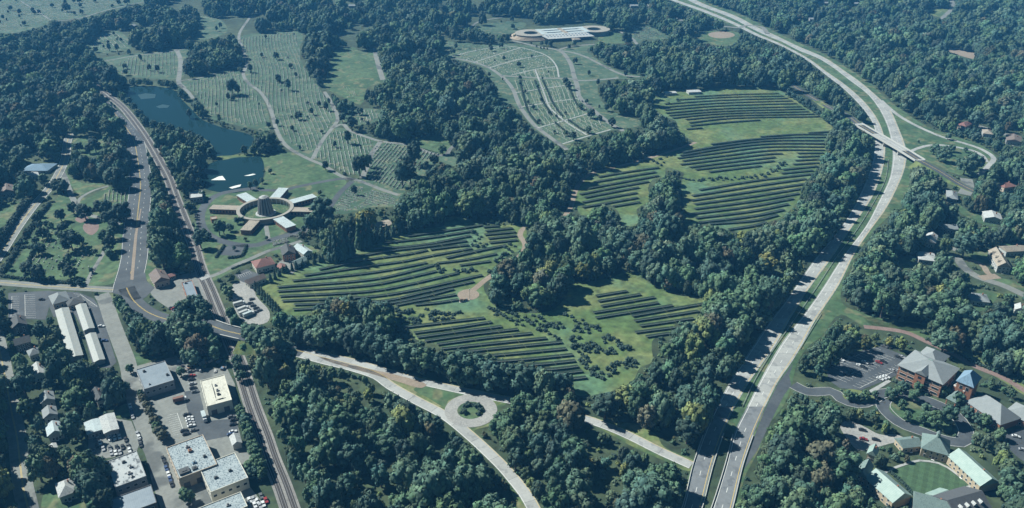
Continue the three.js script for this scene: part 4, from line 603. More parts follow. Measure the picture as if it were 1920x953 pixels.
// ---------- oval hall ----------
{
  const h = 8, p = at(995.5, 61.3, h), q = at(1114, 54, h), u = V(q.x - p.x, 0, q.z - p.z), L = u.length(), th = Math.atan2(-u.z, u.x), c = p.clone().add(q).multiplyScalar(0.5); c.y = 0;
  const g = group('oval_hall', 'long flat roofed hall with two round ends and white front roof', 'hall', null, c, th);
  const R = 29, ring = (x, r0, r1, y0, y1) => { const s = new THREE.Shape(); s.absarc(0, 0, r1, 0, Math.PI * 2); const k = new THREE.Path(); k.absarc(0, 0, r0, 0, Math.PI * 2, true); s.holes.push(k); const e = new THREE.ExtrudeGeometry(s, { depth: y1 - y0, bevelEnabled: false, curveSegments: 36 }); e.rotateX(-Math.PI / 2); e.translate(x, y0, 0); return e; };
  for (const s of [-1, 1]) { const r = part(g, 'round_end_roof', ring(s * L / 2, 13, R, h - 1, h), B.ringroof); part(r, 'round_end_wall', ring(s * L / 2, 14, R - 1.5, 0, h - 1), B.grey); }
  const f = part(g, 'flat_roof', box(L - 30, 1, 12, 0, h - 0.9, 0), B.pale); part(g, 'flat_roof', box(L - 30, 1, 12, 0, h - 0.9, -18), B.pale); part(g, 'flat_roof', box(L - 30, 1, 9, 0, h - 0.9, 17), B.pale);
  for (const x of [-1, 0, 1]) part(g, 'spine_roof', box(8, 1.1, 46, x * (L / 2 - 19), h - 0.85, -1), x ? B.pale : B.tanroof);
  part(g, 'core_wall', box(L - 34, h - 1, 44, 0, 0, -1), B.darkwall);
  const fr = tri([...quad([-L * 0.36, 5.6, 48], [L * 0.36, 5.6, 48], [L * 0.3, h, 22], [-L * 0.42, h, 22]), ...quad([-L * 0.36, 5.1, 48], [-L * 0.42, h - 0.5, 22], [L * 0.3, h - 0.5, 22], [L * 0.36, 5.1, 48]), ...quad([-L * 0.36, 5.1, 48], [L * 0.36, 5.1, 48], [L * 0.36, 5.6, 48], [-L * 0.36, 5.6, 48])]);
  part(g, 'front_roof', fr, B.white); part(g, 'front_wall', box(L * 0.66, 5, 22, -2, 0, 35), B.darkwall);
  for (let i = 0; i < 14; i++) for (const z of [28, 36]) part(g, 'roof_light', box(3, 0.4, 2.2, -L * 0.33 + i * L * 0.05, h + 0.1 - (z - 22) * 0.09, z), B.blueroof);
  for (let i = 0; i < 3; i++) part(g, 'terrace', ring(-L / 2, R + i * 3, R + 3 + i * 3, 0, 5 - i * 1.6), B.tan);
  part(g, 'porch', hipRoof(14, 10, 4, 2).translate(6, 0, 54), B.tanroof); part(g, 'porch_wall', box(12, 4, 8, 6, 0, 54), B.grey);
  const o = [[-L / 2 - R, -R], [L / 2 + R, -R], [L / 2 + R, 30], [L / 2 - 10, 58], [-L / 2 - R, 48]].map(([x, z]) => V(c.x + x * Math.cos(th) + z * Math.sin(th), 0, c.z - x * Math.sin(th) + z * Math.cos(th)));
  blocked.push(o.map(v => [v.x, v.z])); openPolys.push(P('970,62 1000,50 1060,44 1110,42 1136,50 1136,60 1122,78 1100,86 1040,86 985,82 968,76'));
}
// ---------- bridges ----------
function slabGeo(A, Bs, y, th) {
  const n = A.length, l = []; const p = (v, dy) => [v.x, v.y + dy, v.z];
  for (let i = 1; i < n; i++) { const a = A[i - 1], b = Bs[i - 1], c = Bs[i], d = A[i]; l.push(...quad(p(a, y), p(d, y), p(c, y), p(b, y)), ...quad(p(a, y - th), p(b, y - th), p(c, y - th), p(d, y - th)), ...quad(p(a, y), p(a, y - th), p(d, y - th), p(d, y)), ...quad(p(b, y), p(c, y), p(c, y - th), p(b, y - th))); }
  l.push(...quad(p(A[0], y), p(Bs[0], y), p(Bs[0], y - th), p(A[0], y - th)), ...quad(p(A[n - 1], y), p(A[n - 1], y - th), p(Bs[n - 1], y - th), p(Bs[n - 1], y))); return tri(l);
}
const conc = patchy([0.36, 0.36, 0.345], [0.45, 0.445, 0.43], [0.29, 0.285, 0.27], 10, 0.4);
function bridge(label, spec, w, piers) {
  const pts = path3(spec, 6), g = group('road_bridge', label, 'bridge');
  const [A, Bs] = sides(pts, w); part(g, 'deck', slabGeo(A, Bs, 5 * STEP - 0.03, 0.9), conc);
  for (const s of [-1, 1]) { const [a, b] = sides(pts, 0.7, s * (w / 2 + 0.1)); part(g, 'parapet', slabGeo(a, b, 1.15, 2.1), conc); const [k, m] = sides(pts, 0.35, s * (w / 2 - 1)); part(g, 'girder', slabGeo(k, m, -0.75, 0.8), conc); }
  for (const [x, y] of piers) { const p = at(x, y, 0); let best = pts[0], bi = 0; pts.forEach((q, i) => { if (Math.hypot(q.x - p.x, q.z - p.z) < Math.hypot(best.x - p.x, best.z - p.z)) { best = q; bi = i; } }); const t = pts[Math.min(bi + 1, pts.length - 1)].clone().sub(pts[Math.max(0, bi - 1)]), m = part(g, 'pier', box(1.2, best.y - 0.8, w - 1.5), conc); m.position.set(best.x, 0, best.z); m.rotation.y = Math.atan2(-t.z, t.x); }
  return g;
}
function embank(label, spec, w) {
  const pts = path3(spec, 6), [A, Bs] = sides(pts, w), l = [], n = A.length; let [A2, B2] = [[], []];
  A.forEach((a, i) => { const t = a.clone().sub(Bs[i]).setY(0).normalize(); A2.push(a.clone().addScaledVector(t, a.y * 1.4).setY(0)); B2.push(Bs[i].clone().addScaledVector(t, -Bs[i].y * 1.4).setY(0)); });
  const gs = [stripGeo(A2, A, 0, M.rough), stripGeo(A, Bs, 0.02, M.rough), stripGeo(Bs, B2, 0, M.rough)]; gs.forEach(q => q.computeVertexNormals());
  structure('embankment', mergeGeometries(gs), M.rough, label);
}
bridge('pale concrete road overpass crossing the highway', '1608,232,6.6 1650,256,6.6 1690,279,6.6 1726,301,6.6', 11.4, [[1667, 292], [1640, 276], [1704, 312]]);
embank('grassy embankment leading up to the highway overpass', '1530,187,0.05 1560,204,2 1590,217,5 1610,233,6.4', 11); embank('tree lined embankment beyond the highway overpass', '1726,301,6.4 1760,320,5 1800,345,1 1830,360,0.05', 11);
bridge('short road bridge over the railway', '392,610,6.4 420,620,6.4 458,629,6.4', 12.6, [[407, 632], [452, 645]]);
embank('wooded embankment on the street side of the railway bridge', '290,592,0.05 315,600,2 352,605,5 392,610,6.3', 13); embank('wooded embankment on the ramp side of the railway bridge', '458,629,6.3 500,643,4 540,653,1 562,660,0.05', 13);
for (const [l, s] of [['pale concrete parapet along the inner edge of the meadow side bridge deck', '1306,985 1317,953 1337,874 1357,814'], ['pale concrete parapet along the inner edge of the houses side bridge deck', '1322,985 1334,953 1359,874 1374,816'], ['low concrete parapet along the outer edge by the ramp', '1263,985 1279,953 1299,874 1318,818'], ['low concrete parapet along the outer edge by the hillside', '1364,985 1374,953 1393,874 1412,818']]) { const pts = path3(s, 8), [a, b] = sides(pts, 0.45), m = new THREE.Mesh(slabGeo(a, b, 0.95, 0.95), conc); top(m, 'bridge_parapet', { label: l, category: 'parapet' }); }
// ---------- lone trees placed one by one, then the woods ----------
function plantTree(parent, t) {
  const cg = CROWN[t.kind][t.v % CROWN[t.kind].length], base = t.kind === 'shrub' ? 0 : t.kind === 'cone' ? t.H * 0.06 : t.H * 0.2;
  const top = { round: 1.75, broad: 1.4, tall: 2.25, cone: 2.3, shrub: 1.05 }[t.kind];
  const c = part(parent, 'crown', cg, LEAF[t.leaf]); c.position.y = base; c.scale.set(t.R, (t.H - base) / top, t.R); c.rotation.y = t.turn;
  if (t.kind !== 'shrub') { const k = part(parent, 'trunk', TRUNK, M.bark), w = Math.max(2.2, t.H * 0.42); k.scale.set(w, t.H * 0.5, w); }
}
const KINDWORD = { round: 'round', broad: 'broad', tall: 'tall', cone: 'pointed conifer', shrub: 'low' };
// each stand: phrase, kind, leaf, list of "px,py,heightMetres" where py is the foot of the tree
const STANDS = [
  ['on the cemetery slope right of the winding drive', 'tall', 5, '518,112,16 545,128,10 541,170,22 540,110,5 577,196,6 560,225,14 547,222,5 577,222,5 603,250,6 612,208,16 617,196,12 520,236,12 504,240,10 660,246,26 642,230,16 657,216,9 664,238,14 690,236,8'],
  ['on the pond hillside burial rows', 'tall', 5, '437,178,30 446,178,20 356,222,16 372,205,14 385,218,10 420,238,9 412,228,8 410,124,12 422,118,14 398,132,12 432,112,12 380,96,14 470,136,18 296,136,16 205,96,18 220,96,16 180,98,12'],
  ['among the burial sections by the ring hall', 'tall', 5, '667,308,0 611,320,15 675,330,30 685,322,26 692,314,20 755,350,34 770,345,28 778,310,36 766,330,30 653,270,22 665,366,14 830,290,14 815,310,16 800,320,15'],
  ['around the ring hall', 'tall', 2, '608,420,34 598,418,14 583,440,26 594,438,28 602,440,22 578,425,16 420,440,16 432,434,10 445,420,9 455,418,8 412,442,20 377,466,22 372,448,14 354,396,12 362,395,10 380,372,10 470,356,12 480,352,12 492,344,8 507,326,8 459,290,14 375,350,12 600,366,7 385,446,12 392,450,10 610,430,18 616,440,20 570,440,12 606,400,12 612,404,14 565,446,8 440,470,6 420,425,7 460,452,5 500,450,5'],
  ['in the walled burial ground', 'round', 5, '116,436,12 124,432,11 136,470,26 150,462,15 180,478,8 130,489,10 126,495,10 58,520,20 76,526,20 118,509,12 132,521,16 140,522,14 98,530,9 132,535,8 80,449,16 68,458,10 92,450,10 118,450,12 88,426,9 97,428,9 75,430,12 90,440,7 108,444,8 153,456,8 192,452,12 196,444,10 214,448,18 216,432,16 208,470,20 202,478,14 206,484,12 72,477,16 80,478,14 172,512,7 150,536,8'],
  ['along the cemetery lane by the divided road', 'round', 5, '139,402,14 161,412,18 188,403,16 204,406,18 232,416,22 225,412,16 205,424,17 120,363,16 108,360,14 112,358,15 115,415,14 52,362,22 47,345,16 150,285,13 168,288,12 180,286,18 176,275,14 195,330,16'],
  ['on the interchange lawn', 'round', 3, '1777,262,9 1750,290,14 1757,292,12 1768,304,18 1760,302,12 1784,285,10 1810,286,7 1807,328,20 1820,325,24 1832,318,18 1798,316,14 1722,268,4 1770,290,12'],
  ['beside the upper meadow fence', 'round', 2, '1464,170,10 1478,182,10 1488,186,9 1497,192,10 1507,200,9 1516,205,9 1526,211,9 1535,218,9 1545,224,10 1553,231,10 1562,238,9 1570,244,10 1254,196,4 1270,190,5'],
  ['around the office drive loop', 'round', 1, '1668,750,10 1683,745,9 1690,768,8 1712,752,9 1735,775,8 1750,800,13 1775,795,14 1728,795,9 1700,790,8 1590,750,8 1602,752,7 1622,750,8 1615,752,6 1640,746,6 1692,735,9 1720,735,8 1770,745,9 1795,762,11 1812,785,10 1830,795,9 1845,800,10'],
  ['on the terraces below the oval hall', 'round', 5, '1108,222,14 1147,239,14 1125,226,8 1060,215,5 1100,195,8 1088,205,9 1065,168,14 1075,263,12 1060,255,8 1103,250,10 1040,250,5 1010,232,7 975,150,8 985,175,6 1015,190,6 1030,215,6 1043,222,6 1000,205,7 1008,165,6 990,195,6 975,160,6'],
  ['screening the salvage yard from the meadow', 'cone', 5, '487,552,10 493,558,11 498,565,11 504,571,11 509,576,12 514,583,12 519,588,12 524,592,11 480,545,10 484,548,9'],
  ['screening the cottages from the meadow', 'cone', 2, '508,530,10 516,524,9 524,518,9 531,512,8 538,512,9 548,508,9 556,505,9 568,500,8 578,497,8 590,496,10 600,492,9 606,492,9'],
  ['at the upper edge of the west meadow', 'cone', 2, '632,492,34 642,488,38 650,484,34 622,490,26 660,478,24 676,466,32 686,464,36 694,460,30 706,456,18 716,452,17 727,448,16 738,444,15 748,440,14 757,437,13 768,434,17'],
  ['along the industrial yard hedge', 'round', 6, '270,755,7 276,768,7 282,780,8 287,790,7 292,800,8 296,810,8 300,818,8 305,826,8 266,746,7'],
  ['beside the road before the railway bridge', 'round', 0, '336,630,21 348,634,23 360,638,23 372,641,23 385,646,21 348,597,17 361,595,19 373,592,19 384,598,17 472,644,18 482,652,20 494,657,20 506,662,18'],
  ['on the far hazy cemetery lawn', 'round', 5, '126,22,20 149,6,14 98,14,10 151,14,10 239,9,16 65,27,10 211,14,8 20,20,12 46,48,10 178,5,9'],
  ['beside the turning circle', 'round', 1, '938,802,12 948,818,15 930,815,12 958,796,13 972,780,15 985,772,16 1000,782,15 1015,785,14 1030,790,15 1045,795,14 1060,800,14 965,765,9'],
  ['along the railway beside the warehouses', 'round', 1, '452,778,8 456,790,9 461,802,10 465,814,10 469,826,10 473,838,10 477,850,10 481,862,11 485,874,10 472,884,9 489,886,10 476,898,9 493,898,9 345,932,7 353,942,9'],
  ['around the grey workshop and street corner', 'round', 5, '222,735,10 228,748,10 214,760,11 236,735,8 245,700,8 340,706,8 448,700,9 452,715,9 446,688,10'],
  ['on the near bank of the long pond', 'round', 2, '243,196,11 252,208,12 262,222,13 275,236,14 290,244,14 306,248,14 322,253,15 340,260,16 358,267,16 374,276,16 388,286,16 398,296,14'],
  ['between west meadow and ramp', 'round', 2, '586,636,18 606,645,19 630,652,20 652,656,20 676,664,21 700,672,21 724,680,22 748,686,22 772,694,22 798,698,21 822,704,18 862,716,25 892,722,25 924,732,24 952,732,22 980,736,22 1006,732,20 1040,738,17 1062,734,15 600,600,14 625,590,16 650,600,20 690,596,18 720,600,18'],
  ['in front of the oval hall', 'round', 5, '1025,86,12 1032,88,12 1016,86,9 996,82,4 1006,88,4 1014,91,4 1020,92,4 1026,93,4 1077,86,10 1174,86,26 1180,84,16'],
];
for (const s of STANDS) {
  const L = P(s[3]).filter(q => q[2] > 0).sort((a, b) => a[0] - b[0]); seed = 5000 + s[0].length * 31;
  L.forEach(([px, py, H], i) => {
    const p = at(px, py), kind = s[1] === 'tall' && H < 11 ? 'round' : s[1] === 'tall' && rnd() < 0.25 ? 'round' : s[1] === 'round' && H < 5 ? 'shrub' : s[1];
    H *= s[0].includes('walled') ? 0.74 : s[1] === 'tall' ? 0.82 : 0.95;
    const R = kind === 'tall' ? H * rr(0.24, 0.32) : kind === 'cone' ? H * rr(0.17, 0.23) + 0.6 : H * rr(0.38, 0.48);
    const g = group(kind === 'cone' ? 'conifer_tree' : kind === 'shrub' ? 'shrub' : 'tree', `${KINDWORD[kind]} dark ${kind === 'shrub' ? 'shrub' : 'tree'} ${s[0]}, ${ord(i)} from the left`, kind === 'shrub' ? 'shrub' : 'tree', 'trees ' + s[0], p);
    plantTree(g, { kind, v: Math.floor(rnd() * 3), leaf: rnd() < 0.7 ? s[2] : Math.floor(rnd() * 4), H, R, turn: rnd() * 6.28 });
    const [sx, sy] = sight(p.x, 0, p.z); blocked.push([[p.x - 1, p.z - 1], [p.x + 1, p.z - 1], [p.x + 1, p.z + 1], [p.x - 1, p.z + 1]]);
  });
}
// woods: every place the photograph does not show open
openPolys.forEach(burn);
blockBoxes = blocked.map(p => [Math.min(...p.map(q => q[0])), Math.max(...p.map(q => q[0])), Math.min(...p.map(q => q[1])), Math.max(...p.map(q => q[1])), p]);
seed = 777;
{
  const zNear = -255, zFar = -2150;
  for (let z = zNear; z > zFar;) {
    const dist = -z, cell = dist < 560 ? 8.8 : dist < 900 ? 9.4 : dist < 1300 ? 10 : 10.8;
    const half = (dist * CP + CAM_H * SP) * 1075 / FOCAL + 12;
    for (let x = -half; x < half; x += cell) {
      const px = x + rr(-0.45, 0.45) * cell, pz = z + rr(-0.45, 0.45) * cell, u = vnoise(px / 40 + 50, pz / 40 + 90, 64), w = vnoise(px / 14 + 10, pz / 14 + 30, 64, L2);
      const far = sst(1150, 1500, dist) * sst(900, 300, px + dist * 0.2); if (isOpen(...sight(px, 0, pz)) && sparsePolys.some(q => inPoly(...sight(px, 0, pz), q)) && rnd() < 0.028) { const H = rr(4, 13), R = H * rr(0.26, 0.42); if (!blockBoxes.some(b => px > b[0] - 2 && px < b[1] + 2 && pz > b[2] - 2 && pz < b[3] + 2 && inPoly(px, pz, b[4]))) treeList.push({ x: px, z: pz, R, H, kind: H > 9 ? 'tall' : 'round', v: Math.floor(rnd() * 3), leaf: 5, turn: rnd() * 6.28, key: 0, s: sight(px, H * 0.5, pz) }); continue; }
      if (w < 0.2 + 0.16 * far || (far > 0.4 && vnoise(px / 70 + 3, pz / 90 + 8, 64) < 0.38 * far)) continue;
      const glade = dist < 560 && px > -130 && px < 60 && vnoise(px / 26 + 31, pz / 26 + 17, 64) < 0.3; let R = (glade ? 0.45 : 1) * cell * (0.36 + 0.7 * Math.pow(rnd(), 1.5)) * (0.8 + 0.5 * u), H = R * rr(1.7, 2.6) + (glade ? 0.5 : 4), ok = fits(px, pz, R, H);
      if (!ok) { R *= 0.62; H *= 0.6; ok = fits(px, pz, R, H); }
      if (!ok) { R *= 0.55; H *= 0.5; ok = rnd() < 0.6 && fits(px, pz, R, H); }
      if (!ok) continue;
      const q = rnd(), kind = H < 4.5 ? 'shrub' : q < 0.45 ? 'round' : q < 0.8 ? 'broad' : 'tall';
      const t = vnoise(px / 22 + 5, pz / 22 + 70, 64, L2), leaf = glade ? 3 : t < 0.25 ? 2 : t < 0.42 ? 0 : t < 0.6 ? 1 : t < 0.72 ? 3 : t < 0.78 && dist < 700 ? 4 : rnd() < 0.5 ? 5 : 0, leafV = rnd() < 0.22 ? [1, 3, 0, 2, 3, 6][Math.floor(rnd() * 6)] : leaf;
      treeList.push({ x: px, z: pz, R, H, kind, v: Math.floor(rnd() * 3), leaf: leafV, turn: rnd() * 6.28, key: R * R * 2 / (dist * dist + 102400), s: sight(px, H * 0.5, pz) });
    }
    z -= cell * 0.92;
  }
}
seed = 4242;   // undergrowth in the gaps
for (let z = -255; z > -1000; z -= 5) { const half = (-z * CP + CAM_H * SP) * 1040 / FOCAL; for (let x = -half; x < half; x += 5) { const px = x + rr(-2.2, 2.2), pz = z + rr(-2.2, 2.2), R = rr(0.9, 2.3), H = R * rr(0.8, 1.7); if (rnd() < 0.5 || !fits(px, pz, R, H)) continue; treeList.push({ x: px, z: pz, R, H, kind: 'shrub', v: Math.floor(rnd() * 3), leaf: [3, 1, 0, 3, 4, 2][Math.floor(rnd() * 6)], turn: rnd() * 6.28, key: 0, s: sight(px, H * 0.5, pz) }); } }
const WOODS = [ // name for the part of the wood a tree stands in
  [([x, y]) => x < 240 && y > 560, 'among the houses and gardens by the residential street', 'garden trees by the residential street'],
  [([x, y]) => x < 560 && y > 560, 'in the belt around the railway bridge', 'trees around the railway bridge'],
  [([x, y]) => y > 700 && x < 1010 && x > 480, 'in the thick wood between railway and curving ramp', 'wood between railway and ramp'],
  [([x, y]) => x < 900 && y > 560, 'in the row between the west meadow and the ramp', 'tree row below the west meadow'],
  [([x, y]) => y > 640 && x < 1440, 'in the wood between the ramps and the highway', 'wood between ramps and highway'],
  [([x, y]) => y > 640, 'on the slope around the quadrangle and brick office', 'trees around quadrangle and office'],
  [([x, y]) => x > 1560, 'among the houses beyond the highway', 'trees among the houses beyond the highway'],
  [() => true, 'in the wood between the two meadows', 'wood between the meadows'],
];
const inView = t => t.s[0] > 5 && t.s[0] < 1915 && t.s[1] > 5 && t.s[1] < 945;
treeList.sort((a, b) => b.key - a.key);
let nIndividual = 0; const stuff = [], singles = [];
const KL = ['deep green', 'fresh green', 'blue green', 'mid green', 'yellow green', 'dark green', 'brownish', 'dark purple'];
for (const t of treeList) {
  if (nIndividual < 130 && inView(t) && t.kind !== 'shrub') {
    const w = WOODS.find(q => q[0](t.s)); nIndividual++;
    singles.push([t, w, `${KINDWORD[t.kind]} ${KL[t.leaf]} tree ${w[1]}`]);
  } else stuff.push(t);
}
singles.sort((a, b) => a[0].s[0] - b[0].s[0]);
{ const tot = {}, at1 = {}; for (const q of singles) tot[q[2]] = (tot[q[2]] || 0) + 1; for (const [t, w, l] of singles) { at1[l] = (at1[l] ?? -1) + 1; plantTree(group('woodland_tree', tot[l] > 1 ? `${l}, ${ord(at1[l])} from left` : l, 'tree', w[2], V(t.x, 0, t.z)), t); } }
{
  const root = new THREE.Group(), byGeo = new Map(), m4 = new THREE.Matrix4(), q = new THREE.Quaternion(), up = V(0, 1, 0), c = new THREE.Color();
  for (const t of stuff) { const g = CROWN[t.kind][t.v % CROWN[t.kind].length]; if (!byGeo.has(g)) byGeo.set(g, []); byGeo.get(g).push(t); }
  for (const [g, list] of byGeo) {
    const im = new THREE.InstancedMesh(g, M.leafPlain, list.length); im.name = 'crowns'; im.castShadow = im.receiveShadow = true; im.userData.kind = 'stuff';
    list.forEach((t, i) => {
      const base = t.kind === 'shrub' ? 0 : t.H * 0.17, topk = { round: 1.75, broad: 1.4, tall: 2.25, cone: 2.3, shrub: 1.05 }[t.kind];
      m4.compose(V(t.x, base, t.z), q.setFromAxisAngle(up, t.turn), V(t.R, (t.H - base) / topk, t.R)); im.setMatrixAt(i, m4); im.setColorAt(i, (c.copy(LEAF[t.leaf].color).multiplyScalar(rr(0.65, 1.35)), c.r *= rr(0.85, 1.25), c.b *= rr(0.8, 1.1), c));
    });
    root.add(im);
  }
  const tl = stuff.filter(t => t.kind !== 'shrub' && -t.z < 900), im = new THREE.InstancedMesh(TRUNK, M.bark, tl.length); im.name = 'trunks'; im.castShadow = im.receiveShadow = true; im.userData.kind = 'stuff';
  tl.forEach((t, i) => { const w = Math.max(2.2, t.H * 0.42); m4.compose(V(t.x, 0, t.z), q.setFromAxisAngle(up, t.turn), V(w, t.H * 0.5, w)); im.setMatrixAt(i, m4); }); root.add(im);
  top(root, 'woodland', { kind: 'stuff', label: 'dense dark green woodland covering the valley and hills', category: 'woodland' });
}
console.log('trees', treeList.length, 'individual', nIndividual);
// ---------- solar rows ----------
{
  const panel = new THREE.MeshPhysicalMaterial({ map: tex(256, (u, v) => { const l = (u * 12) % 1 < 0.07 || (v * 6) % 1 < 0.06; return l ? [0.05, 0.068, 0.052] : mul([0.022, 0.036, 0.026], 0.85 + 0.3 * fb(u, v, 16, 2)); }), roughness: 0.4, specularIntensity: 0.3 });
  const back = flat(0.16, 0.17, 0.16, 0.7), alu = flat(0.5, 0.52, 0.53, 0.4, 0.5), steel = flat(0.22, 0.23, 0.24, 0.5, 0.6);
  const off = (x0, y0, k) => s => s.map(q => [x0 + q[0] / k, y0 + q[1] / k]);
  const F = (name, place, rows, tilt, depth) => ({ name, place, rows, tilt, depth });
  const E = off(1260, 230, 4.538), C = off(1060, 500, 4.333), D = off(1040, 270, 5.958), T = off(1200, 140, 4.8), Bm = off(740, 570, 5.294), id = s => s, R = (f, t) => t.map(s => f(P(s)));
  const fields = [
    F('long main bank of the west meadow', 'row', R(id, ['764.6,444 838.5,433.5 905,423', '721,456.5 804,447 889,434', '701.6,468 792,460.5 882,443', '655,485 723,472.7 799,463.5 875,452.6', '598,506.6 634.7,499 700,486.6 769,477 801,470', '806,469 845,464 879,460.5', '570,518 700,499 758,491 799,482.6 884.7,467', '548,528 700,512 769,500 800,493.5', '520,539.7 700,524.7 781,507 813,498', '520,547.7 700,535 769,521 818,509.6', '524,557 700,546.6 769,534 859,513', '528.5,565.7 700,557 769,546.6 904,517', '551.5,572.7 723,565 792,550 888,529', '549,582 640,577 723,571 792,558 850,543', '741,574 776,567 854.7,553.5', '777,573 820,569 859,563'])),
    F('short bank beside the round tan clearing', 'row', R(id, ['905.5,427 935.5,425', '910,434.6 961,429', '908,441.5 966.6,436', '914.7,448.5 968,443', '917,456.5 970,451', '836,485 896,471.6 949,461', '820,494.6 875,488 931,477', '861.6,499 919,491'])),
    F('bank above the ramp trees', 'row', R(Bm, ['90,240 500,190 890,145', '190,295 600,240 960,185', '220,340 650,280 1060,230', '300,375 800,305 1220,258', '420,408 900,345 1360,298', '470,452 1000,395 1505,345', '520,498 1100,440 1660,385', '700,540 1150,502 1700,450', '880,590 1300,556 1765,510', '1200,625 1500,600 1790,570', '1450,665 1640,648 1820,625', '1520,705 1700,690 1860,672', '1650,760 1780,748 1900,735'])),
    F('eastern bank beside the shrub dots', 'row', R(C, ['245,245 500,203', '265,287 610,230', '290,328 725,253', '225,380 755,298', '245,422 870,320', '540,408 1130,305', '560,448 1080,365', '605,488 1040,425', '565,540 880,500', '655,575 850,545'])),
    F('small bank below the earth path', 'row', R(D, ['485,375 800,320 1165,268', '440,432 800,372 1130,318', '365,505 760,432 1160,360', '280,570 660,495 1050,425', '335,605 640,545 940,490', '310,660 610,603 920,550', '310,715 620,660 930,605', '650,705 950,655'])),
    F('middle bank of the highway meadow', 'row', R(E, ['1160,92 1350,80', '750,125 1050,105 1340,105', '330,190 700,145 1000,130 1330,128', '80,260 400,205 800,160 1320,155', '70,285 400,230 800,185 1320,183', '45,308 400,260 800,212 1310,210', '90,330 450,285 850,240 1300,238', '70,362 450,315 850,270 940,268', '1065,265 1290,262', '150,385 500,340 880,298', '1065,295 1280,288', '200,405 520,368 870,330', '1045,327 1260,315', '315,425 560,395 760,372', '1030,360 1250,345', '940,405 1240,375', '930,437 1200,410'])),
    F('lower bank of the highway meadow', 'row', R(E, ['230,578 700,500 1200,440', '170,628 700,545 1140,482', '160,668 700,588 1130,525', '190,700 700,630 1105,565', '190,740 700,672 1080,607', '140,785 700,712 1030,650', '200,818 700,755 990,697', '230,855 700,798 950,745', '320,868 700,838 900,790', '480,915 700,880 800,852'])),
    F('uppermost bank below the site trailers', 'row', R(T, ['490,200 900,180 1250,172', '330,230 800,205 1290,195', '220,268 700,235 1330,215', '190,298 700,260 1370,238', '220,322 700,285 1410,262', '230,350 700,312 1450,290', '260,372 700,335 1480,312', '290,395 700,357 1520,335', '410,408 800,375 1570,358', '440,437 800,398 1610,380', '450,465 750,435 1080,412', '415,495 560,483'])),
  ];
  for (const f of fields) f.rows.forEach((row, ri) => {
    const mid = row[Math.floor(row.length / 2)], dist = -at(mid[0], mid[1]).z, dep = dist < 620 ? 3.5 : dist < 900 ? 4.3 : 5.0, lo = 0.8, hi = lo + dep * 0.2;
    const pts = path3(row, 3), g = group('solar_panel_row', `solar panel row, ${ord(ri)} from the top, in the ${f.name}`, 'solar panels', 'solar rows of the ' + f.name, V(0, 0, 0));
    g.position.copy(pts[0]); const P0 = pts[0], loc = pts.map(p => p.clone().sub(P0));
    // far edge low, near edge high; far side is the one with smaller z
    let [A, Bs] = sides(loc, dep); if (A[0].z > Bs[0].z) [A, Bs] = [Bs, A];
    const per = 9; let count = 0;
    for (let s = 0; s < pts.length - 1; s += per) {
      const e = Math.min(pts.length - 1, s + per); if (e - s < 1) continue;
      const a = A.slice(s, e + 1).map(p => p.clone().setY(lo)), b = Bs.slice(s, e + 1).map(p => p.clone().setY(hi)), k = a.length - 1;
      if (e < pts.length - 1) { a[k].lerp(a[k - 1], 0.12); b[k].lerp(b[k - 1], 0.12); }
      const l = []; let m = 0, uv = [];
      const topG = new THREE.BufferGeometry(), pos = [], idx = []; let acc = 0;
      for (let i = 0; i <= k; i++) { if (i) acc += a[i].distanceTo(a[i - 1]); pos.push(a[i].x, a[i].y + 0.03, a[i].z, b[i].x, b[i].y + 0.03, b[i].z); uv.push(acc / 12, 0, acc / 12, dep / 6); if (i) { const q = 2 * i; idx.push(q - 2, q - 1, q, q, q - 1, q + 1); } }
      topG.setAttribute('position', new THREE.Float32BufferAttribute(pos, 3)); topG.setAttribute('uv', new THREE.Float32BufferAttribute(uv, 2)); topG.setIndex(idx); topG.computeVertexNormals();
      const tb = part(g, 'panel_table', slabGeo(a, b, 0, 0.09), back); part(tb, 'panel_face', topG, panel);
    }
    const rail = part(g, 'top_rail', slabGeo(sides(Bs.map(p => p.clone().setY(hi)), 0.14)[0], sides(Bs.map(p => p.clone().setY(hi)), 0.14)[1], 0.08, 0.2), alu);
    const posts = []; for (let i = 0; i < pts.length; i += 2) { posts.push(box(0.14, hi - 0.1, 0.14, A[i].x * 0.2 + Bs[i].x * 0.8, 0, A[i].z * 0.2 + Bs[i].z * 0.8), box(0.14, lo + 0.3, 0.14, A[i].x * 0.8 + Bs[i].x * 0.2, 0, A[i].z * 0.8 + Bs[i].z * 0.2)); }
    part(g, 'support_posts', mergeGeometries(posts), steel, { kind: 'stuff' });
  });
}
// mast and equipment by the paths
for (const [x, y, l] of [[881, 562, 'tall grey mast in the round tan clearing'], [1205, 303, 'tall pale mast beside the earth path']]) { const g = group('mast', l, 'pole', null, at(x, y)); part(g, 'pole', new THREE.CylinderGeometry(0.12, 0.2, 9, 8).translate(0, 4.5, 0), flat(0.4, 0.4, 0.4, 0.5, 0.5)); part(g, 'head', box(1.2, 0.5, 0.5, 0, 8.9, 0), flat(0.5, 0.5, 0.5)); part(g, 'footing', box(0.9, 0.3, 0.9), conc); }
for (const [x, y, l] of [[869, 565, 'rusty brown equipment skid beside the round clearing'], [1193, 306, 'rusty brown equipment skid beside the pale mast']]) { const g = group('equipment_skid', l, 'equipment', null, at(x, y), 0.3); part(g, 'slab', box(7, 0.3, 3.4), conc); part(g, 'cabinet', box(2.4, 2.3, 1.8, -1.8, 0.3, 0), flat(0.2, 0.14, 0.11)); part(g, 'cabinet', box(1.8, 1.8, 1.6, 0.8, 0.3, 0), flat(0.24, 0.18, 0.14)); part(g, 'transformer', box(1.3, 1.4, 1.3, 2.6, 0.3, 0), flat(0.12, 0.13, 0.12)); }
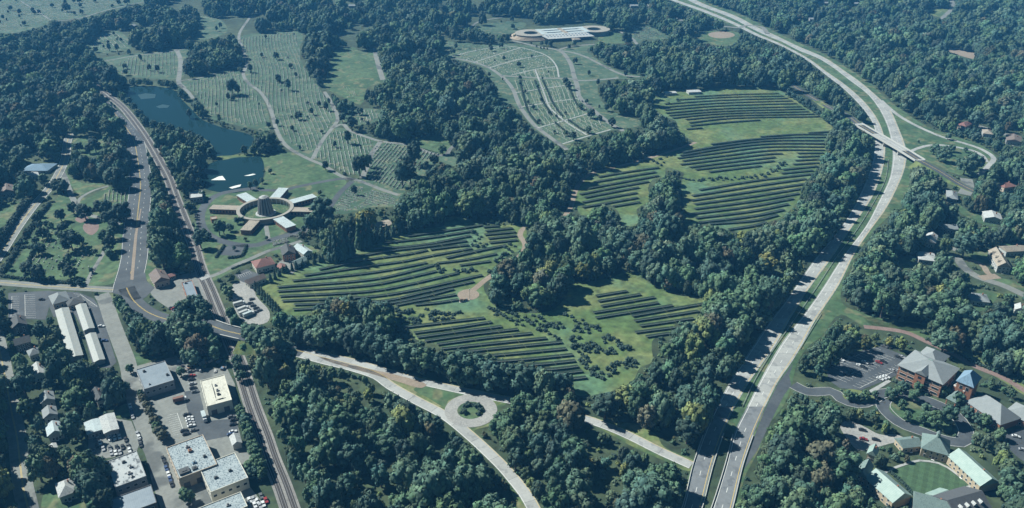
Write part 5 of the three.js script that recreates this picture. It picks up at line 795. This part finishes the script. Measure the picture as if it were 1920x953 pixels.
// ---------- meadow shrubs ----------
{
  const patches = [
    ['in the patch left of the round clearing', '745,580 752,584 762,585 770,582 748,590 758,594 768,596 775,596 783,598 790,590 755,600 764,602 776,604 785,604 752,604 800,578 806,590 812,586 818,584 826,586 834,588 842,586 850,588 856,585 862,584 822,594 830,596 840,596 848,594 808,596 814,598'],
    ['in the long patch below the dark tree clump', '918,576 925,580 932,582 938,586 945,590 930,588 952,584 960,586 968,590 950,594 958,598 970,600 978,598 985,594 990,600 998,606 980,608 968,606 1005,600 1012,606 1020,610 1028,608 1010,616 1022,618 1035,606 1042,612 1048,604 1055,612 1030,624 1040,628 1046,634 1020,600 1000,590 1012,594'],
    ['in the dense patch between the southern panel banks', '1060,588 1072,592 1078,600 1086,604 1092,598 1098,606 1082,612 1076,618 1090,620 1100,614 1110,610 1118,612 1124,618 1104,622 1075,628 1085,632 1072,636 1080,646 1074,650 1092,646 1100,642 1108,640 1114,646 1104,650 1122,652 1118,658 1130,656 1138,660 1146,654 1152,660 1134,640 1142,634 1150,632 1158,638 1162,646 1140,628 1132,632 1165,652 1172,650 1178,652'],
    ['in the patch before the lower eastern trees', '1085,658 1092,664 1098,668 1090,674 1096,680 1104,676 1100,688 1108,692 1116,688 1112,700 1120,704 1128,698 1130,708 1140,690 1148,684 1156,680 1164,678 1172,680 1178,674 1184,672 1190,678 1182,684 1174,688 1192,686 1142,702 1150,696 1104,658 1096,654'],
    ['among the short western rows', '888,434 894,438 898,446 890,450 900,454 906,460 894,460 902,442 912,456 886,458 818,496 822,502 826,508 832,504 852,504 858,508 870,506 876,508 884,504 892,506 946,462 954,466 960,470 950,474 940,482 944,476 956,456 966,460 930,488 918,508'],
    ['on the grass island of the turning circle', '872,760 878,757 888,757 896,761 901,768 897,775 868,766 870,772'],
    ['in the curved line across the highway meadow', '1286,334 1292,335 1300,336 1312,337 1318,335 1330,332 1336,336 1344,334 1350,331 1356,336 1362,333 1372,335 1378,331 1385,334 1392,332 1400,330 1408,331 1416,328 1420,332 1428,326 1434,329 1440,324 1448,320 1454,318 1460,314 1466,308 1470,304 1474,306 1445,316 1458,310 1225,300 1232,304 1240,308 1245,303 1238,296 1250,292 1256,290 1462,304'],
  ];
  seed = 9090;
  for (const [where, s] of patches) for (const [x, y] of P(s)) {
    const m = new THREE.Mesh(CROWN.shrub[Math.floor(rnd() * 3)], LEAF[5]), r = rr(1.5, 2.9); m.position.copy(at(x, y + 3)); m.scale.set(r, r * rr(0.8, 1.2), r); m.rotation.y = rnd() * 6.28;
    top(m, 'meadow_shrub', { label: `rounded dark shrub ${where}`, category: 'shrub', group: 'shrubs ' + where });
  }
}
// ---------- vehicles ----------
const carPaint = { white: [0.6, 0.61, 0.62], silver: [0.32, 0.33, 0.35], black: [0.02, 0.021, 0.024], grey: [0.11, 0.115, 0.12], blue: [0.04, 0.07, 0.16], red: [0.26, 0.03, 0.03] };
const PAINT = {}; for (const k in carPaint) PAINT[k] = new THREE.MeshPhysicalMaterial({ color: new THREE.Color().setRGB(...carPaint[k]), roughness: 0.35, clearcoat: 0.8, clearcoatRoughness: 0.1 });
const tyre = flat(0.02, 0.02, 0.02, 0.95), rim = flat(0.35, 0.36, 0.37, 0.4, 0.6);
function prism(profile, w) { const s = new THREE.Shape(); profile.forEach(([x, y], i) => i ? s.lineTo(x, y) : s.moveTo(x, y)); const g = new THREE.ExtrudeGeometry(s, { depth: w - 0.2, bevelEnabled: true, bevelSize: 0.08, bevelThickness: 0.1, bevelSegments: 1 }); g.translate(0, 0, -(w - 0.2) / 2); return g; }
const CARG = { body: prism([[-2.2, 0.35], [2.2, 0.35], [2.25, 0.7], [1.1, 0.92], [-1.7, 0.95], [-2.25, 0.85]], 1.8), glass: prism([[0.95, 0.9], [0.35, 1.38], [-1.1, 1.4], [-1.75, 0.93]], 1.62), roof: prism([[0.32, 1.36], [0.3, 1.46], [-1.05, 1.48], [-1.12, 1.38]], 1.5), wheel: new THREE.CylinderGeometry(0.34, 0.34, 0.24, 10).rotateX(Math.PI / 2), rim: new THREE.CylinderGeometry(0.2, 0.2, 0.26, 8).rotateX(Math.PI / 2) };
function car(pos, turn, colour, label, grp) {
  const g = group('parked_car', label, 'car', grp, pos, turn); part(g, 'body', CARG.body, PAINT[colour]); part(g, 'windows', CARG.glass, B.glass); part(g, 'roof', CARG.roof, PAINT[colour]);
  for (const x of [-1.4, 1.4]) for (const z of [-0.85, 0.85]) { const w = part(g, 'wheel', CARG.wheel, tyre); w.position.set(x, 0.34, z); part(w, 'rim', CARG.rim, rim); }
}
const rows = [
  ['at the kerb of the industrial street by the lawn patch', '244,763,w 247,773,u 249,783,s', [3, 12], 4],
  ['at the kerb beside the car yard', '258,815,s 261,822,w 262,829,g 264,836,k', [3, 12], 4],
  ['at the kerb beside the mottled warehouse', '306,862,k 310,871,k 312,880,u 316,891,w 319,900,u 322,910,k', [4, 12], 4],
  ['in the yard beside the mottled warehouse', '350,779,k 355,785,w 356,790,w 358,795,s 359,800,w 345,809,k 364,808,g 349,815,k', [10, -2.6], 2],
  ['by the tracks below the cream warehouse', '434,783,g 438,789,k 437,797,k 437,811,w 433,816,u', [10, -2], 2],
  ['along the salvage strip beside the grey workshop', '358,698,g 360,706,r 359,713,k 361,721,s 362,729,k 366,736,g', [10, -2], 2],
  ['in the car yard by the pale garage', '206,824,w 215,823,w 224,821,w 194,843,s 206,842,g 219,841,k 230,840,k 240,838,g 209,851,s 217,851,w 225,850,s 182,838,k 178,826,g 188,832,w 236,826,k 176,846,g 243,846,w', [2, 9], 3],
  ['in the salvage yard beside the meadow', '469,570,k 474,574,g 480,579,k 478,587,k 472,562,g 486,583,g 440,563,s', [10, -3], 2],
  ['on the forecourt of the level crossing workshop', '321,579,k 326,580,r 330,582,k', [10, -4], 2],
  ['on the drive of the ring hall', '369,404,k 369,408,g 370,413,k 372,420,g 372,426,k 375,435,s', [10, 0], 1],
  ['in the car park at the picture edge', '78,563,k 190,613,w 196,640,u 152,580,g', [10, 0], 1],
  ['in the office car park', '1561,684,w 1577,676,w 1588,671,g 1598,668,k 1658,651,g 1666,652,k 1684,671,k 1691,671,s 1622,681,w 1629,682,g 1612,687,w 1619,690,k 1648,681,r 1656,679,k 1588,703,k 1598,698,g 1675,697,s 1682,700,g 1650,712,w 1656,710,w 1662,708,w', [10, 4], 2],
  ['beside the office drive and quadrangle', '1755,770,k 1617,808,k 1619,825,r 1642,826,k 1905,820,w 1918,845,s', [10, 2], 2],
  ['on the cemetery drive by the terraces', '1083,181,w 1092,191,k', [4, 8], 1],
  ['in the corner lot by the bottom edge', '468,940,w 475,938,s 482,942,w 490,932,g 494,947,w 488,950,s 478,949,w 499,940,r', [4, 10], 2],
];
const CN = { w: 'white', k: 'black', s: 'silver', g: 'grey', u: 'blue', r: 'red' };
for (const [where, s, dir] of rows) {
  const L = s.split(' ').map(q => q.split(',')).map(([x, y, c]) => [+x, +y, CN[c]]), cnt = {}; L.forEach(q => cnt[q[2]] = (cnt[q[2]] || 0) + 1); const seen = {}; L.slice().sort((a, b) => a[0] - b[0]).forEach(q => { q[3] = seen[q[2]] = (seen[q[2]] ?? -1) + 1; });
  for (const [x, y, c, i] of L) { const p = at(x, y), q = at(x + dir[0], y + dir[1]); p.y = 0.15; car(p, Math.atan2(-(q.z - p.z), q.x - p.x), c, `${c} car ${where}${cnt[c] > 1 ? ', ' + ord(i) + ' ' + c + ' one from the left' : ''}`, 'cars ' + where); }
}
function truck(x, y, dx, dy, colour, label, len = 6.5) {
  const p = at(x, y), q = at(x + dx, y + dy); p.y = 0.15; const g = group('box_truck', label, 'truck', 'trucks', p, Math.atan2(-(q.z - p.z), q.x - p.x));
  part(g, 'cargo_box', box(len, 2.5, 2.3, -0.6, 0.9, 0), colour); part(g, 'cab', prism([[len / 2 - 0.5, 0.5], [len / 2 + 1.4, 0.5], [len / 2 + 1.4, 1.5], [len / 2 + 0.9, 2.3], [len / 2 - 0.5, 2.3]], 2.1), PAINT.white); part(g, 'windscreen', box(0.1, 0.8, 1.7, len / 2 + 1.22, 1.35, 0), B.glass); part(g, 'chassis', box(len + 2, 0.3, 1.2, 0.3, 0.55, 0), tyre);
  for (const wx of [-len / 2 + 0.8, len / 2 + 0.5]) for (const z of [-0.95, 0.95]) { const w = part(g, 'wheel', new THREE.CylinderGeometry(0.48, 0.48, 0.35, 12).rotateX(Math.PI / 2), tyre); w.position.set(wx, 0.48, z); part(w, 'rim', CARG.rim, rim); }
}
truck(383, 785, 4, 12, B.pale, 'pale box truck in front of the cream warehouse'); truck(337, 753, 12, -3, flat(0.16, 0.08, 0.06), 'rust red flatbed truck beside the grey workshop');
truck(448, 573, 10, -3, B.white, 'topmost white box truck in the salvage yard', 7); truck(455, 583, 10, -4, B.white, 'second white box truck in the salvage yard', 7); truck(458, 590, 10, -4, B.white, 'third white box truck in the salvage yard', 7); truck(466, 593, 10, -4, B.pale, 'lowest pale box truck in the salvage yard', 7);
// scrap heap by the railway
{ const items = [flat(0.1, 0.16, 0.24), flat(0.3, 0.3, 0.3), flat(0.25, 0.14, 0.08), flat(0.06, 0.06, 0.07), flat(0.35, 0.36, 0.38)]; seed = 3131; const words = ['blue', 'pale', 'rusty', 'black', 'grey'];
  for (let i = 0; i < 26; i++) { const p = at(rr(334, 432), rr(672, 698)), k = i % 5, m = new THREE.Mesh(mergeGeometries([box(rr(1.5, 4), rr(0.6, 1.8), rr(1, 2.2)), box(rr(0.5, 1.5), rr(0.5, 1.2), rr(0.5, 1.2), rr(-1, 1), 0.5, rr(-0.5, 0.5)).rotateY(0.4)]), items[k]); p.y = 0.1; m.position.copy(p); m.rotation.y = rr(0, 3); top(m, 'scrap_pile', { label: `${words[k]} scrap heap in the salvage strip behind the two workshops`, category: 'scrap', group: 'scrap heaps behind the workshops' }); } }
// parking bay lines
function bays(label, a, b, n, len, dir) { const gs = []; for (let i = 0; i <= n; i++) { const x = a[0] + (b[0] - a[0]) * i / n, y = a[1] + (b[1] - a[1]) * i / n, p = at(x, y), d = at(x + dir[0], y + dir[1]).sub(p).setY(0).normalize(); gs.push(lineGeo([p, p.clone().addScaledVector(d, len)], 0.13, 0, 3 * STEP + 0.03, M.white)); } const p = at(a[0], a[1]), q = at(b[0], b[1]); gs.push(lineGeo([p, q], 0.2, 0, 3 * STEP + 0.034, M.white)); structure('bay_markings', mergeGeometries(gs), M.white, label); }
bays('white bay lines across the office car park, middle', [1575, 712], [1665, 668], 16, 4.8, [10, 4]); bays('white bay lines on the other side of the office car park middle', [1575, 712], [1665, 668], 16, 4.8, [-10, -4]); bays('white bay lines along the office side of the car park', [1612, 728], [1690, 690], 13, 4.6, [-10, -4]); bays('white bay lines along the wood side of the car park', [1560, 688], [1640, 652], 13, 4.6, [10, 4]);
bays('white bay lines in the edge car park', [46, 553], [47, 596], 12, 8, [10, 0]); bays('white bay lines at the outer side of the edge car park', [22, 556], [20, 594], 11, 6, [10, 0]); bays('white bay lines in the curved car park', [150, 552], [182, 575], 9, 6, [-10, -1]); bays('white bay lines in the workshop yard', [332, 775], [345, 812], 10, 6, [-10, 2.6]); bays('white bay lines in the small cottage car park', [446, 517], [468, 509], 6, 5, [6, 8]);
// ---------- hedges ----------
function hedge(label, spec, w, h) { const pts = path3(spec, w * 0.9), gs = []; seed = 60 + Math.round(pts.length * 7); for (const p of pts) { const g = CROWN.shrub[Math.floor(rnd() * 3)].clone(), r = w * rr(0.55, 0.75); g.rotateY(rnd() * 6); g.scale(r, h * rr(0.85, 1.1), r); g.translate(p.x, 0, p.z); gs.push(g); } const m = new THREE.Mesh(mergeGeometries(gs), LEAF[5]); top(m, 'hedge', { label, category: 'hedge' }); }
hedge('long dark hedge between the pale road and walled burial ground', '92,384 70,412 45,448 20,488 4,512', 3.6, 3.4); hedge('tall dark hedge on the outer side of the pale road', '47,386 35,402 18,430 2,456 -10,475', 5, 6); hedge('low dark hedge along the cross street', '4,519 40,524 80,528 120,531 158,534', 3, 2.4); hedge('dark inner hedge of the burial ground', '68,462 60,478 50,500', 3.2, 3); hedge('short dark hedge in the burial ground', '44,464 60,466', 3, 2.6); hedge('clipped hedge row beside the crossing road', '435,505 455,497 475,490', 1.8, 1.5); hedge('hedge along the walled plot by the railway', '405,483 412,474 420,462', 2.4, 2.2); hedge('dark hedge on the near side of the walled plot', '430,485 452,481 462,462', 2.4, 2.2); hedge('clipped hedge inside the quadrangle', '1664,882 1690,905 1712,928', 2.2, 1.8); hedge('hedge row along the brick walk', '1740,638 1780,655 1830,682 1880,702', 3, 2.2);
// white reflections painted as flat pale patches on both ponds
for (const [l, s] of [['pale white painted reflection on the small pond', '395,338 410,331 417,330 423,338'], ['narrow white painted reflection on the small pond', '457,330 474,326 480,327 468,330'], ['white painted reflection on the near side of the small pond', '429,352 442,348 452,346 450,350 435,354'], ['pale painted reflection on the upper pond', '258,178 272,175 292,177 290,184 264,186'], ['second pale painted reflection on the upper pond', '292,200 304,196 318,198 314,202 298,203']]) { const pts = P(s).map(q => at(q[0], q[1])), c = pts[0].clone(), m = new THREE.Mesh(polyGeo(pts.map(p => p.clone().sub(c)), 0, M.white), l.includes('upper') ? flat(0.04, 0.075, 0.08, 0.3) : M.white); m.position.copy(c).setY(0.1); top(m, 'painted_reflection', { label: l, category: 'painted reflection' }); }
// ---------- headstones ----------
{
  const stone = mergeGeometries([box(1.25, 0.2, 0.6), box(1.05, 1.05, 0.34, 0, 0.2, 0)]), mats = flat(0.42, 0.43, 0.41, 0.8);
  function graves(label, poly, dir, rowGap, gap, drop = 0.15) {
    const px = P(poly), pts = px.map(q => at(q[0], q[1])), c = pts.reduce((a, p) => a.add(p), V(0, 0, 0)).multiplyScalar(1 / pts.length), sc = sight(c.x, 0, c.z), e = at(sc[0] + dir[0], sc[1] + dir[1]), u = V(e.x - c.x, 0, e.z - c.z).normalize(), n = V(-u.z, 0, u.x), loc = pts.map(p => { const d = p.clone().sub(c); return [d.dot(u), d.dot(n)]; });
    const b = [Math.min(...loc.map(q => q[0])), Math.max(...loc.map(q => q[0])), Math.min(...loc.map(q => q[1])), Math.max(...loc.map(q => q[1]))], list = []; seed = 400 + Math.round(b[1] * 3);
    for (let y = b[2]; y < b[3]; y += rowGap) for (let x = b[0]; x < b[1]; x += gap) { const X = x + rr(-0.3, 0.3), Y = y + 3 * Math.sin(x / 60) + rr(-0.2, 0.2); if (rnd() < drop || vnoise(X / 12 + 40, Y / 12 + 40, 64) < 0.2 || !inPoly(X, Y, loc)) continue; list.push([X, Y]); }
    const im = new THREE.InstancedMesh(stone, mats, list.length), q = new THREE.Quaternion().setFromAxisAngle(V(0, 1, 0), Math.atan2(-u.z, u.x)), m4 = new THREE.Matrix4(), col = new THREE.Color();
    list.forEach(([X, Y], i) => { const k = rr(0.7, 1.3); m4.compose(V(c.x + u.x * X + n.x * Y, STEP, c.z + u.z * X + n.z * Y), q, V(rr(0.8, 1.25), k, 1)); im.setMatrixAt(i, m4); im.setColorAt(i, col.setScalar(rr(0.6, 1.25))); });
    top(im, 'headstones', { kind: 'stuff', label, category: 'headstones' }); return list.length;
  }
  let n = 0;
  n += graves('rows of headstones on the long cemetery slope', '450,72 552,60 562,90 564,118 596,164 626,204 618,238 604,258 590,286 548,272 520,236 494,176 466,150 460,120', [12, 60], 5.33, 1.44);
  n += graves('fanned rows of headstones on the pond hillside', '350,158 438,132 452,146 470,166 490,190 500,230 470,236 430,228 396,216 384,196', [10, 50], 4.92, 1.44);
  n += graves('headstone rows left of the twin tall trees', '592,296 612,262 626,246 652,248 690,262 700,268 686,300 674,326 650,328 612,306', [18, 50], 4.51, 1.44);
  n += graves('headstone rows around the dark conifers', '704,272 722,268 770,276 826,290 806,300 780,330 760,352 742,356 690,336 694,312', [-40, 60], 4.51, 1.44);
  n += graves('headstone rows below the drive fork', '664,348 742,370 740,384 694,386 644,398 626,394 650,360', [50, 12], 4.51, 1.51);
  n += graves('hazy headstone rows of the far upper lawn', '-40,58 -40,12 60,0 260,-4 200,16 140,32 95,36 25,58', [80, 22], 9.02, 2.30);
  n += graves('headstone rows above the long pond', '222,118 250,106 322,97 330,104 328,140 270,142 228,138', [4, 30], 5.74, 1.87); n += graves('headstones on the bright clearing', '640,160 668,170 676,190 650,184', [40, 10], 7.38, 3.60, 0.5);
  n += graves('small headstone rows by the middle wood', '676,206 708,208 712,220 688,230 650,232', [20, 40], 4.51, 1.58);
  n += graves('headstone lines of the upper terraces', '850,104 900,94 945,87 985,90 1020,103 1040,124 1044,142 960,140 938,136 900,121', [70, 26], 5.33, 1.73, 0.78); n += graves('headstone lines of the lower terraces', '962,150 1070,152 1080,180 1098,204 1140,236 1060,268 1012,240 984,200', [16, 40], 5.74, 1.73, 0.5);
  n += graves('faint headstones left of the upper terraces', '832,96 842,82 900,85 930,88 870,102', [70, 4], 7.38, 2.16, 0.6);
  n += graves('dotted headstone rows of the striped plot', '190,368 206,356 240,364 240,396 232,408 200,400', [2, 40], 3.77, 1.73, 0.05); n += graves('headstones in the walled burial ground', '60,440 90,420 150,450 190,480 170,525 110,520 60,500', [-14, 30], 4.92, 1.87, 0.55);
  n += graves('headstones on the bank below the ring hall drive', '508,456 560,438 578,432 576,442 540,456 515,464', [50, -14], 2.46, 1.30); n += graves('far hazy headstones right of the oval hall', '1186,52 1206,47 1240,66 1215,72 1190,74', [60, 4], 6.56, 2.16); n += graves('hazy headstones of the plot among far trees', '165,88 188,68 214,60 238,74 244,86 200,96', [40, 30], 7.38, 2.16);
  console.log('headstones', n);
}

// ---------- planted strips on the terraces ----------
{
  const pale = flat(0.2, 0.22, 0.17, 1), dark = LEAF[5]; pale.userData.metres = 10;
  const lines = (label, a0, a1, b0, b1, n, w, mat) => { const gs = []; for (let i = 0; i < n; i++) { const t = (i + 0.5) / n, p = [a0[0] + (a1[0] - a0[0]) * t, a0[1] + (a1[1] - a0[1]) * t], q = [b0[0] + (b1[0] - b0[0]) * t, b0[1] + (b1[1] - b0[1]) * t]; gs.push(lineGeo([at(p[0], p[1]), at(q[0], q[1])], w, 0, 2.5 * STEP, mat)); } structure('planting_strip', mergeGeometries(gs), mat, label); };
  lines('thin pale kerb lines across the top terraces', [852, 105], [905, 120], [940, 88], [975, 100], 9, 0.9, pale); lines('thin pale kerb lines across the second terraces', [912, 122], [950, 138], [978, 102], [1030, 122], 9, 0.9, pale);
  lines('thin pale kerb lines down the strip above the level drive', [965, 143], [1045, 147], [958, 134], [1040, 126], 9, 0.9, pale); lines('thin pale kerb lines down the upper lower terraces', [968, 172], [1074, 158], [960, 150], [1068, 151], 11, 0.9, pale);
  lines('thin pale kerb lines down the middle lower terraces', [980, 198], [1084, 185], [970, 176], [1078, 162], 11, 0.9, pale); lines('thin pale kerb lines down the lower terraces', [1010, 236], [1098, 211], [984, 202], [1086, 189], 11, 0.9, pale); lines('thin pale kerb lines down the lowest terraces', [1060, 264], [1142, 240], [1016, 240], [1104, 216], 11, 0.9, pale);
  for (const [l, sp] of [['first dark shrub row down the terraces', '975,152 980,175 986,198 996,218 1008,232'], ['second dark shrub row down the terraces', '1003,152 1012,175 1022,198 1034,214'], ['third dark shrub row down the terraces', '1018,152 1028,175 1040,200 1054,218'], ['fourth dark shrub row down the terraces', '1062,152 1070,172 1082,196 1096,208'], ['fifth dark shrub row on the lowest terraces', '1040,230 1062,248 1078,258'], ['sixth dark shrub row on the lowest terraces', '1066,226 1092,244 1104,250']]) hedge(l, sp, 2.2, 2.2);
}

// ---------- guard rails ----------
for (const [l, sp] of [['guard rail along the grass median of the curving highway', '1392,764 1416,713 1448,660 1466,634 1497,590 1528,545 1568,484 1608,430 1642,374 1660,338 1666,300'], ['guard rail on the outer edge above the turning lane', '1500,655 1520,622 1540,590']]) {
  const pts = path3(sp, 8), g = group('guard_rail', l, 'guard rail'), steel = flat(0.42, 0.43, 0.44, 0.5, 0.4), [a, b] = sides(pts, 0.22); part(g, 'rail', slabGeo(a, b, 0.85, 0.35), steel); part(g, 'posts', mergeGeometries(pts.map(p => box(0.15, 0.8, 0.15, p.x, 0, p.z))), steel, { kind: 'stuff' });
}
renderer.render(scene, camera);
